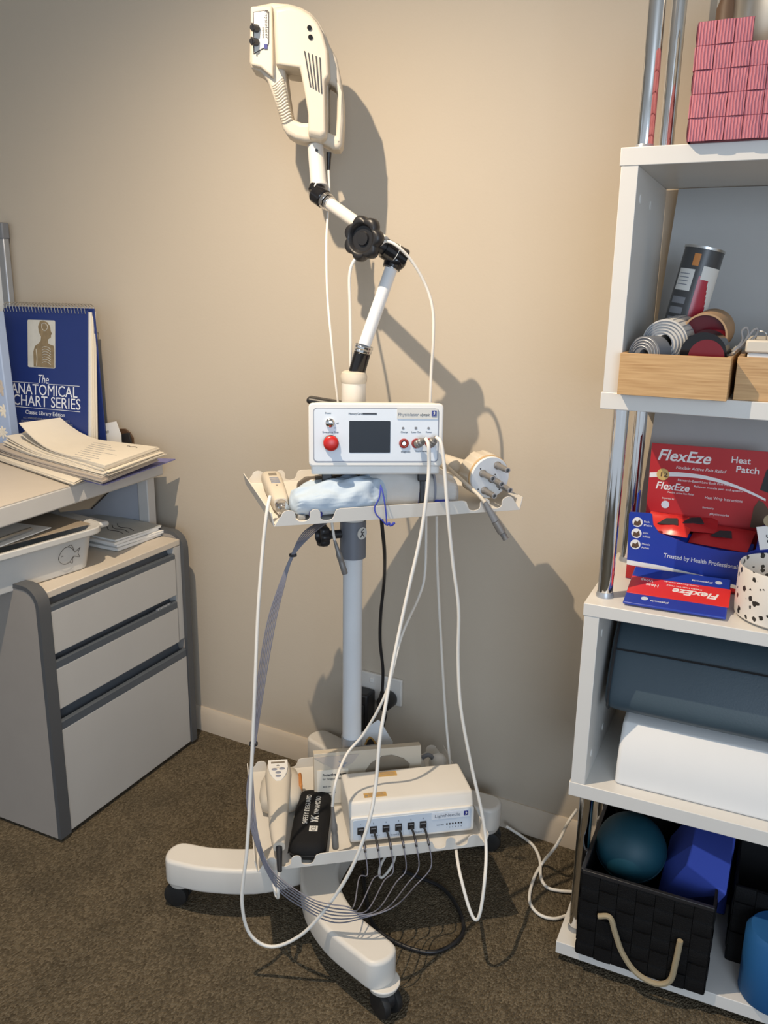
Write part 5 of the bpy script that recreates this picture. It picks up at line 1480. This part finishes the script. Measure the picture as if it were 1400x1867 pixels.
# bamboo boxes
def bamboo_box(label, a, b, w_, d_, h_, rz=0):
    o = thing('bamboo_box', label, 'storage box', onS(a, b, 1.1402), SY + rz, 'bamboo boxes on the shelf')
    t = 0.007
    ob('front_board', box(B(), 0, w_, 0, t, 0, h_), 'bamboo', o, 0.0006)
    ob('back_board', box(B(), 0, w_, d_ - t, d_, 0, h_), 'bamboo', o, 0.0006)
    for x in (0, w_ - t):
        ob('side_board', box(B(), x, x + t, t, d_ - t, 0, h_), 'bamboo', o, 0.0006)
    ob('bottom_board', box(B(), t, w_ - t, t, d_ - t, 0, 0.004), 'bamboo', o)
    return o
bamboo_box('open bamboo box of rolls at the left of the shelf', 0.030, -0.022, 0.166, 0.24, 0.0665, -0.8)
bamboo_box('bamboo box under the cream lid at the right shelf edge', 0.2035, 0.006, 0.166, 0.24, 0.0665, 0)
LB = thing('cream_box', 'cream lidded box standing in the right bamboo box', 'box', onS(0.212, 0.014, 1.1445), SY)
ob('box_body', box(B(), 0.004, 0.146, 0.004, 0.16, 0, 0.068), 'white', LB, 0.002)
ob('lid', box(B(), 0.0, 0.15, 0.0, 0.165, 0.0685, 0.088), 'lidcream', LB, 0.003)
ob('wire_clip', sweep(B(), [(0.012, 0.03, 0.088), (0.016, 0.025, 0.100), (0.026, 0.022, 0.098), (0.028, 0.026, 0.088)], 0.0009, 6), 'steel', LB)
# can
can0, can1 = onS(0.086, 0.150, 1.160), onS(0.124, 0.165, 1.372)
CA = thing('powder_can', 'charcoal and red cylindrical can leaning in the bamboo box', 'can', can0, 0)
cm = axis_m((0, 0, 0), can1 - can0)
cl = (can1 - can0).length
cr = 0.0325
ob('body', lathe(B(), [(0.0, 0.0), (cr, 0.0), (cr, cl), (0.0, cl)], 48, cm), 'can', CA)
ob('rim', lathe(B(), [(cr - 0.002, cl), (cr + 0.0012, cl - 0.001), (cr + 0.0012, cl + 0.003), (cr - 0.002, cl + 0.003), (cr - 0.003, cl - 0.002), (0, cl - 0.003)], 48, cm), 'steel', CA)
# azimuth of the viewer around the can axis
vd = cm.to_3x3().inverted() @ (Vector((0, 0, 1.30)) - can0).normalized()
az = math.degrees(math.atan2(vd.y, vd.x))
def patch(name, a0, a1, z0, z1, m_, rr=0.0005, lbl=None):
    return ob(name, lathe(B(), [(cr + rr, z0), (cr + rr, z1)], 16, cm, az + a0, az + a1), m_, CA, label=lbl)
patch('red_panel', 5, 62, 0.03, cl - 0.045, 'crimson', lbl='red front panel')
patch('white_label', 10, 75, cl - 0.050, cl - 0.028, 'label', 0.0008)
for k in range(6):
    patch('white_swoosh', 36 + k * 3.0, 75, cl - 0.060 - k * 0.008, cl - 0.050 - k * 0.008, 'label', 0.0009)
patch('info_label', -62, -10, cl - 0.072, cl - 0.036, 'label', 0.0008)
patch('warning_mark', -24, -5, cl - 0.030, cl - 0.010, 'orange', 0.0008)
for k in range(6):
    patch('print_band', -60, -14, cl - 0.094 - k * 0.017, cl - 0.083 - k * 0.017, 'grey', 0.0006)
for k in range(4):
    patch('fine_print', -55, -22, cl - 0.045 - k * 0.006, cl - 0.0435 - k * 0.006, 'ink_grey', 0.0010)
# rolls in the box
def roll(label, p, q, r_, m_, hollow=0.0, rings=0, ringm='ink_grey', stripes=0, name='tape_roll'):
    p, q = onS(*p), onS(*q)
    o = thing(name, label, 'roll', p, 0)
    mt = axis_m((0, 0, 0), q - p)
    L_ = (q - p).length
    pr = [(hollow, 0.0), (r_, 0.0), (r_, L_), (hollow, L_)]
    if hollow:
        pr.append((hollow, 0.0))
    ob('roll_body', lathe(B(), pr, 40, mt), m_, o)
    for k in range(rings):
        rr = r_ * (1 - (k + 1) * 0.6 / (rings + 1))
        ob('coil_edge', lathe(B(), [(rr, -0.0015), (rr + 0.0009, -0.0018), (rr + 0.0016, -0.0015), (rr + 0.0009, 0.0005), (rr, -0.0015)], 36, mt @ Matrix.Translation((0.0015 * k, -0.001 * k, 0))), ringm, o)
    if stripes:
        s_ = B()
        for k in range(stripes):
            a = 2 * math.pi * k / stripes
            box(s_, -0.0006, 0.0006, r_ - 0.0002, r_ + 0.0004, 0.004, L_, mt @ Matrix.Rotation(a, 4, 'Z'))
        ob('grid_lines', s_, 'ink_grey', o)
    return o
roll('white grid-backed tape roll in the bamboo box', (0.089, 0.035, 1.223), (0.105, 0.14500000000000002, 1.229), 0.0365, 'roll', 0.012, 5, 'ink_grey', 24)
roll('small slate grey coiled roll at the front left of the bamboo box', (0.062, 0.008, 1.204), (0.076, 0.038, 1.204), 0.0290, 'slate_roll', 0.008, 4, 'silver')
roll('kraft cardboard tube with a dark core in the bamboo box', (0.146, 0.06, 1.234), (0.15, 0.18, 1.24), 0.0360, 'kraft', 0.033)
roll('dark core roll inside the kraft tube', (0.145, 0.075, 1.234), (0.149, 0.16499999999999998, 1.24), 0.0325, 'darkred', 0.0)
jr = roll('glossy dark red jar at the front of the bamboo box', (0.152, 0.01, 1.207), (0.154, 0.055, 1.21), 0.0350, 'black_gloss', 0.0, name='red_jar')
jl = mS.to_3x3() @ Vector((0.005, -0.0015, -0.003))
ob('red_label', lathe(B(), [(0.0, -0.0015), (0.027, -0.0015), (0.027, 0.002)], 32, axis_m(jl, jl + Vector((0, 1, 0)))), 'darkred', jr)
# tweezers / scissors
SCI = thing('scissors', 'small dark metal scissors sticking out of the bamboo box', 'scissors', onS(0.184, 0.030, 1.196), SY)
ob('blades', sweep(B(), [(-0.012, 0, 0.0), (0.002, 0, 0.008), (0.016, 0.0, 0.024)], 0.0035, 6), 'steel', SCI)
sc = B()
sweep(sc, [(0.012, 0, 0.018), (0.022, 0, 0.034), (0.020, 0, 0.048), (0.026, 0.0, 0.054), (0.030, 0, 0.044), (0.024, 0, 0.030), (0.014, 0, 0.020)], 0.0019, 6)
sweep(sc, [(0.012, 0.002, 0.018), (0.028, 0.002, 0.030), (0.040, 0.002, 0.042), (0.042, 0.0, 0.052), (0.036, 0, 0.050), (0.026, 0, 0.034), (0.014, 0, 0.020)], 0.0019, 6)
ob('finger_loops', sc, 'grey', SCI)
SC2 = thing('tweezers', 'thin dark tweezers lying beside the scissors', 'tweezers', onS(0.176, 0.020, 1.192), SY)
ob('arms', sweep(B(), [(-0.02, 0, 0.0), (0.0, 0, 0.010), (0.022, 0.0, 0.020)], 0.0022, 6), 'steel', SC2)

# FlexEze display box
FX = thing('display_box', 'red and blue counter display box of heat patches', 'display box', onS(0.045, 0.172, 0.7662), SY)
fxw = 0.245
hd_ = plate('header_card', [[(0.016, 0.02), (0.014, 0.255), (0.232, 0.257), (0.240, 0.10), (0.240, 0.02)]], 0.0725, 0.0755, 'flex_red', FX, label='red header card')
hy = 0.0722
def fx(body, size, x, z, wd=None, m_='flex_white', par=None, sh=0.0, bold=0.0, y=None, roll=0):
    text('lettering', body, size, front(x, hy if y is None else y, z, roll), m_, par or hd_, wd, shear=sh, bold=bold, th=0.0001)
fx('FlexEze', 0.030, 0.026, 0.224, 0.096, sh=0.25, bold=0.0005)
fx('Flexible Active Pain Relief', 0.0085, 0.062, 0.2095, 0.090, sh=0.2)
fx('Heat', 0.017, 0.158, 0.231, 0.033, bold=0.0002)
fx('Patch', 0.017, 0.168, 0.214, 0.039, bold=0.0002)
fx('Research-Based Low Back Pain Relief', 0.0065, 0.068, 0.186, 0.098)
fx('Relieves muscle pain and spasms', 0.0055, 0.098, 0.177, 0.086)
fx('FlexEze', 0.020, 0.028, 0.167, 0.062, sh=0.2, bold=0.0003)
fx('Flexible Active Pain Relief', 0.005, 0.052, 0.1605, 0.048)
fx('Heat Wrap Instructions', 0.008, 0.120, 0.157, 0.066)
fx('Imported by', 0.005, 0.043, 0.148, 0.022)
fx('Distributed by', 0.005, 0.118, 0.138, 0.02)
fx('physioworks', 0.0065, 0.132, 0.127, 0.034)
sw = [(0.015, 0.2045 - 0.0), (0.015, 0.192)]
arc = []
for i in range(13):
    x = 0.0155 + i * 0.0175
    arc.append((x, 0.197 + 0.010 * math.sin(math.pi * i / 12 * 1.0) - 0.028 * (i / 12) ** 2.2))
plate('white_swoosh', [arc + [(x, z - 0.010 + 0.006 * (x / 0.23)) for x, z in reversed(arc)]], hy - 0.0002, hy + 0.0006, 'flex_white', hd_)
plate('badge', [circle(0.040, 0.196, 0.0115)], hy - 0.0012, hy + 0.0004, 'yellow', hd_)
fx('12', 0.0115, 0.0335, 0.192, 0.013, 'brown', y=hy - 0.0014, bold=0.0003)
plate('blue_emblem', [circle(0.050, 0.137, 0.0075)], hy - 0.0006, hy + 0.0004, 'panel2', hd_)
plate('photo_print', [[(0.205, 0.112), (0.207, 0.150), (0.214, 0.165), (0.222, 0.162), (0.232, 0.150), (0.236, 0.112)]], hy - 0.0006, hy + 0.0004, 'brown', hd_)
plate('photo_print', [[(0.214, 0.185), (0.220, 0.222), (0.231, 0.236), (0.2315, 0.18)]], hy - 0.0006, hy + 0.0004, 'black', hd_)
fr_ = [(0.0, 0.0), (-0.006, 0.128), (-0.004, 0.132), (0.032, 0.134), (0.036, 0.132), (0.040, 0.112), (0.052, 0.098), (0.10, 0.086), (0.16, 0.080), (0.205, 0.082), (0.220, 0.090), (0.222, 0.130), (0.226, 0.136), (0.245, 0.138), (0.245, -0.0)]
fp_ = plate('front_wall', [fr_], 0.0, 0.0025, 'flex_blue', FX, label='blue front wall')
plate('red_band', [[(0.0, 0.001), (-0.0015, 0.028), (0.06, 0.026), (0.13, 0.021), (0.19, 0.012), (0.2449, 0.001)]], -0.0008, 0.0004, 'flex_red', fp_)
plate('white_band', [[(-0.0015, 0.028), (-0.002, 0.037), (0.06, 0.035), (0.13, 0.028), (0.2449, 0.010), (0.2449, 0.001), (0.19, 0.012), (0.13, 0.021), (0.06, 0.026)]], -0.0010, 0.0002, 'flex_white', fp_)
fx('Trusted by Health Professionals', 0.0115, 0.064, 0.0525, 0.134, y=-0.0003, par=fp_, bold=0.0002, roll=-1.5)
for k, t_ in enumerate((('Back', 'Pain'), ('Joint', 'Stiffness'), ('Muscle', 'Aches'))):
    zc = 0.114 - k * 0.022
    plate('round_photo', [circle(0.011, zc, 0.0095)], -0.0006, 0.0004, 'flex_white', fp_)
    plate('round_photo_subject', [[(0.004, zc - 0.006), (0.006, zc + 0.003), (0.011, zc + 0.001), (0.015, zc + 0.006), (0.018, zc - 0.003), (0.013, zc - 0.007)]], -0.0010, 0.0, 'brown', fp_)
    fx(t_[0], 0.0055, 0.0225, zc + 0.001, None, y=-0.0003, par=fp_)
    fx(t_[1], 0.0055, 0.0225, zc - 0.006, 0.014, y=-0.0003, par=fp_)
ob('side_wall', box(B(), -0.002, 0.0005, 0.002, 0.073, 0.0, 0.10), 'flex_red', FX, label='red left wall')
plate('side_flap', [[(0.0, 0.0), (0.0, 0.16), (0.0025, 0.16), (0.0025, 0)]], 0.045, 0.073, 'flex_blue', FX, label='blue side flap')
ob('side_wall', box(B(), 0.2425, 0.245, 0.002, 0.073, 0.0, 0.13), 'flex_blue', FX)
ob('base', box(B(), 0.0, 0.245, 0.002, 0.073, 0.0, 0.002), 'flex_blue', FX)
# packets in the display box
def packet(label, c, sx, sy, rx, rz, m_, group='heat patch packets in the display box'):
    o = thing('heat_patch_packet', label, 'packet', c, 0, group, rot=(R(rx), 0, R(rz)))
    bm = B()
    n = 8
    rows = [[None] * (n + 1) for _ in range(n + 1)]
    for sgn in (1, -1):
        for i in range(n + 1):
            for j in range(n + 1):
                s, t = i / n, j / n
                e_ = min(s, 1 - s, t, 1 - t)
                z = sgn * (0.0006 + 0.007 * min(1, e_ * 5) * (0.7 + 0.3 * math.sin(9 * s + 5 * t + rz)))
                rows[i][j] = bm.verts.new(((s - 0.5) * sx, (t - 0.5) * sy, z))
        for i in range(n):
            for j in range(n):
                bm.faces.new((rows[i][j], rows[i + 1][j], rows[i + 1][j + 1], rows[i][j + 1]))
    ob('wrapper', bm, m_, o, sharp=60)
    q = B()
    zt = 0.0078
    if m_ != 'flex_blue':
        flatplate('dark_print', [(-0.018, -0.010), (-0.006, 0.008), (0.014, 0.012), (0.020, -0.006)], zt - 0.0014, zt + 0.0004, 'ink', o)
    return o
packet('blue heat patch packet at the front of the display box', onS(0.125, 0.197, 0.838), 0.11, 0.055, 40, 6, 'flex_blue')
packet('orange-edged red packet at the left of the display box', onS(0.108, 0.215, 0.872), 0.085, 0.055, 30, -6, 'flex_bright')
packet('dark red heat patch packet in the middle of the display box', onS(0.150, 0.226, 0.876), 0.09, 0.05, 22, 8, 'flex_red')
packet('red heat patch packet at the right of the display box', onS(0.205, 0.208, 0.862), 0.105, 0.060, 28, -8, 'flex_red')
packet('blue packet under the red ones in the display box', onS(0.200, 0.194, 0.838), 0.12, 0.050, 50, -3, 'flex_blue')
# flat packet lying in front
FP = thing('heat_wrap_packet', 'red and blue heat wrap packet lying flat on the shelf edge', 'packet', onS(0.064, 0.020, 0.7685), 0, rot=(R(10.5), 0, R(SY + 1)))
ob('wrapper', box(B(), 0.0, 0.170, 0.0, 0.138, 0.0, 0.005), 'flex_blue', FP, 0.002)
rdp = ob('red_panel', box(B(), 0.001, 0.172, 0.034, 0.098, 0.0045, 0.0060), 'flex_bright', FP, 0.0005)
fl_ = 0.0062
text('lettering', 'FlexEze', 0.026, flat(0.155, 0.072, fl_, 180), 'flex_white', rdp, 0.078, shear=0.25, bold=0.0006)
text('lettering', 'Heat', 0.014, flat(0.052, 0.076, fl_, 180), 'flex_white', rdp, 0.022)
text('lettering', 'Wrap', 0.014, flat(0.040, 0.092, fl_, 180), 'flex_white', rdp, 0.022)
text('lettering', 'Flexible Heat You Need', 0.006, flat(0.125, 0.082, fl_, 180), 'flex_white', rdp, 0.060)
text('lettering', 'www.flexeze.com.au', 0.006, flat(0.118, 0.094, fl_, 180), 'flex_white', rdp, 0.060)
text('lettering', 'physioworks', 0.008, flat(0.140, 0.116, 0.0052, 180), 'flex_white', FP, 0.035)
text('lettering', 'physioworks', 0.008, flat(0.075, 0.020, 0.0052, 180), 'flex_white', FP, 0.030)
flatplate('blue_emblem', circle(0.034, 0.022, 0.006, 16), 0.0048, 0.0054, 'panel2', FP)
flatplate('blue_emblem', circle(0.150, 0.118, 0.006, 16), 0.0048, 0.0054, 'panel2', FP)
# bowl and tag
BW = thing('terrazzo_bowl', 'white terrazzo speckled bowl at the right of the shelf', 'bowl', onS(0.322, 0.085, 0.7662), SY)
ob('bowl', lathe(B(), [(0.0, 0.0), (0.070, 0.0), (0.079, 0.006), (0.080, 0.020), (0.080, 0.088), (0.0785, 0.092), (0.076, 0.089), (0.075, 0.02), (0.0, 0.012)], 56), 'terrazzo', BW, sharp=50)
TG = thing('size_tag', 'white paper tag marked 30 beside the display box', 'tag', onS(0.272, 0.150, 0.8630), SY)
ob('tag', box(B(), 0.0, 0.032, 0.0, 0.0012, 0, 0.042, Matrix.Rotation(R(-15), 4, 'Y')), 'paper_white', TG)
text('lettering', '30', 0.018, front(0.006, -0.0006, 0.030, -75), 'ink', TG)
ob('photo_print', cyl(B(), (0.010, -0.001, 0.055), (0.010, 0.002, 0.055), 0.011), 'beige', TG)

# bolster and foam roll in the lower compartment
BO = thing('bolster_cushion', 'slate blue vinyl bolster cushion resting on the white roll', 'bolster', onS(0.038, 0.055, 0.5325), SY)
sec = [(0.012, 0.004), (-0.002, 0.018), (0.0, 0.040), (0.012, 0.075), (0.045, 0.140), (0.075, 0.168), (0.13, 0.176), (0.20, 0.165), (0.235, 0.12), (0.245, 0.05), (0.23, 0.010), (0.20, 0.002), (0.06, 0.0)]
bo = B()
def ringo(x, k):
    cy_ = 0.12
    cz__ = 0.08
    return [bo.verts.new((x, cy_ + (y - cy_) * k, cz__ + (z - cz__) * k)) for y, z in sec]
rs = [ringo(0.0, 0.86), ringo(0.006, 0.95), ringo(0.018, 1.0), ringo(0.05, 1.0), ringo(0.3, 1.01), ringo(0.50, 1.0), ringo(0.528, 0.95)]
for a_, b_ in zip(rs, rs[1:]):
    bridge(bo, a_, b_)
bo.faces.new(rs[0])
bo.faces.new(rs[-1])
ob('cover', bo, 'bolster', BO, sharp=60, sub=2)
sm = B()
sweep(sm, [(0.010, y * 1.0 + (0.12 - y) * 0.03, z + (0.08 - z) * 0.03) for y, z in sec + [sec[0]]], 0.0028, 6, 3)
sweep(sm, [(0.014, 0.034, 0.120), (0.1, 0.032, 0.122), (0.3, 0.030, 0.123), (0.5, 0.032, 0.122)], 0.0018, 6, 3)
ob('piping', sm, 'black', BO)
WR = thing('foam_half_roll', 'white foam half roll on the lower shelf under the bolster', 'foam roll', onS(0.078, 0.030, 0.4068), SY)
fs = [(0.0, 0.004), (0.004, 0.0), (0.256, 0.0), (0.260, 0.004), (0.255, 0.06), (0.225, 0.105), (0.175, 0.122), (0.085, 0.122), (0.040, 0.112), (0.012, 0.075), (0.002, 0.035)]
fw = B()
rs = []
for x, k in ((0.0, 0.97), (0.006, 1.0), (0.45, 1.0), (0.456, 0.97)):
    rs.append([fw.verts.new((x, 0.13 + (y - 0.13) * k, z * (k if z > 0.01 else 1))) for y, z in fs])
for a_, b_ in zip(rs, rs[1:]):
    bridge(fw, a_, b_)
fw.faces.new(rs[0])
fw.faces.new(rs[-1])
ob('foam', fw, 'foam', WR, 0.004, 3, sharp=50)

# black baskets on the bottom board with their contents
BK = thing('black_basket', 'black woven webbing basket at the left of the bottom shelf', 'basket', onS(0.042, -0.012, 0.0452), SY, 'black baskets on the bottom shelf')
woven(BK, 0.236, 0.27, 0.188, 0.034, 0.034, 'weave_black', 'weave_black')
cres = B()
sweep(cres, [(0.038, -0.012, 0.1078), (0.059, -0.012, 0.1128), (0.072, -0.012, 0.0808), (0.088, -0.012, 0.0438), (0.116, -0.012, 0.0108), (0.152, -0.012, 0.0008), (0.177, -0.012, 0.0178), (0.183, -0.012, 0.0638), (0.186, -0.012, 0.1108)], 0.0055, 8)
ob('crescent', cres, 'beige', BK, label='beige strap added on the basket front in place of a handle gap')  # added beige curve, stands in for board and wall seen through the handle gap
ob('rim', box(box(B(), 0.0, 0.236, -0.004, 0.004, 0.184, 0.192), -0.004, 0.004, 0, 0.27, 0.184, 0.192), 'black', BK, 0.001)
BK2 = thing('black_basket', 'black woven basket behind the blue mat on the bottom shelf', 'basket', onS(0.310, 0.10, 0.0452), SY, 'black baskets on the bottom shelf')
woven(BK2, 0.22, 0.20, 0.17, 0.034, 0.034, 'weave_black', 'weave_black')
BG = thing('black_bag', 'tall black fabric bag behind the baskets on the bottom shelf', 'bag', onS(0.045, 0.262, 0.0452), SY)
bgm = loft(B(), [(0, 0.0, 0.0, 0.030, 0.030), (0, 0.002, 0.0, 0.034, 0.036), (0.002, 0.15, 0.004, 0.036, 0.038), (0, 0.30, 0.0, 0.034, 0.032), (0, 0.315, 0, 0.028, 0.012)], 24, 4)
bmesh.ops.transform(bgm, matrix=Matrix.Translation((0.23, 0.035, 0)) @ Matrix.Rotation(R(90), 4, 'X') @ Matrix.Diagonal((6.6, 1, 1, 1)), verts=bgm.verts)
ob('fabric', bgm, 'fabric_black', BG, sharp=60)
TL = thing('teal_ball', 'dull teal exercise ball in the left black basket', 'ball', onS(0.112, 0.11, 0.226), SY)
tb_ = B()
bmesh.ops.create_uvsphere(tb_, u_segments=48, v_segments=28, radius=0.068)
ob('ball', tb_, 'teal', TL, sharp=80)
ob('seam', lathe(B(), [(0.0675, -0.0012), (0.0688, 0), (0.0675, 0.0012)], 48, Matrix.Rotation(R(35), 4, 'X')), 'teal', TL)
BF = thing('blue_foam_block', 'faceted bright blue foam block in the left black basket', 'foam block', onS(0.0, 0.0, 0.0), SY)
bf = B()
Fp = [(0.171, 0.1, 0.131), (0.179, 0.11, 0.214), (0.226, 0.06, 0.303), (0.221, 0.045, 0.267), (0.294, 0.045, 0.227), (0.295, 0.06, 0.282), (0.279, 0.085, 0.167)]
V = [bf.verts.new(q) for q in Fp] + [bf.verts.new((x, 0.20, z)) for x, y_, z in (Fp[0], Fp[1], Fp[2], Fp[4], Fp[5])]
bmesh.ops.convex_hull(bf, input=V)
ob('foam', bf, 'bluefoam', BF, 0.002, sharp=15)
q0, q1 = (0.224, 0.13, 0.255), (0.3, 0.13, 0.256)
BF2 = thing('foam_block', 'dark blue foam block upright behind the faceted one', 'foam block', onS(q0[0], 0.205, 0.06), SY)
ob('foam', box(B(), 0.0, q1[0] - q0[0], 0.0, 0.05, 0.0, 0.29), 'bluefoam', BF2, 0.004)
BM_ = thing('blue_yoga_mat', 'rolled blue mat standing at the right edge of the bottom shelf', 'exercise mat', onS(0.392, 0.045, 0.0455), SY)
ob('roll', lathe(B(), [(0.0, 0.0), (0.054, 0.0), (0.058, 0.006), (0.058, 0.13), (0.050, 0.142), (0.0, 0.142)], 40), 'bluemat', BM_, sharp=50)
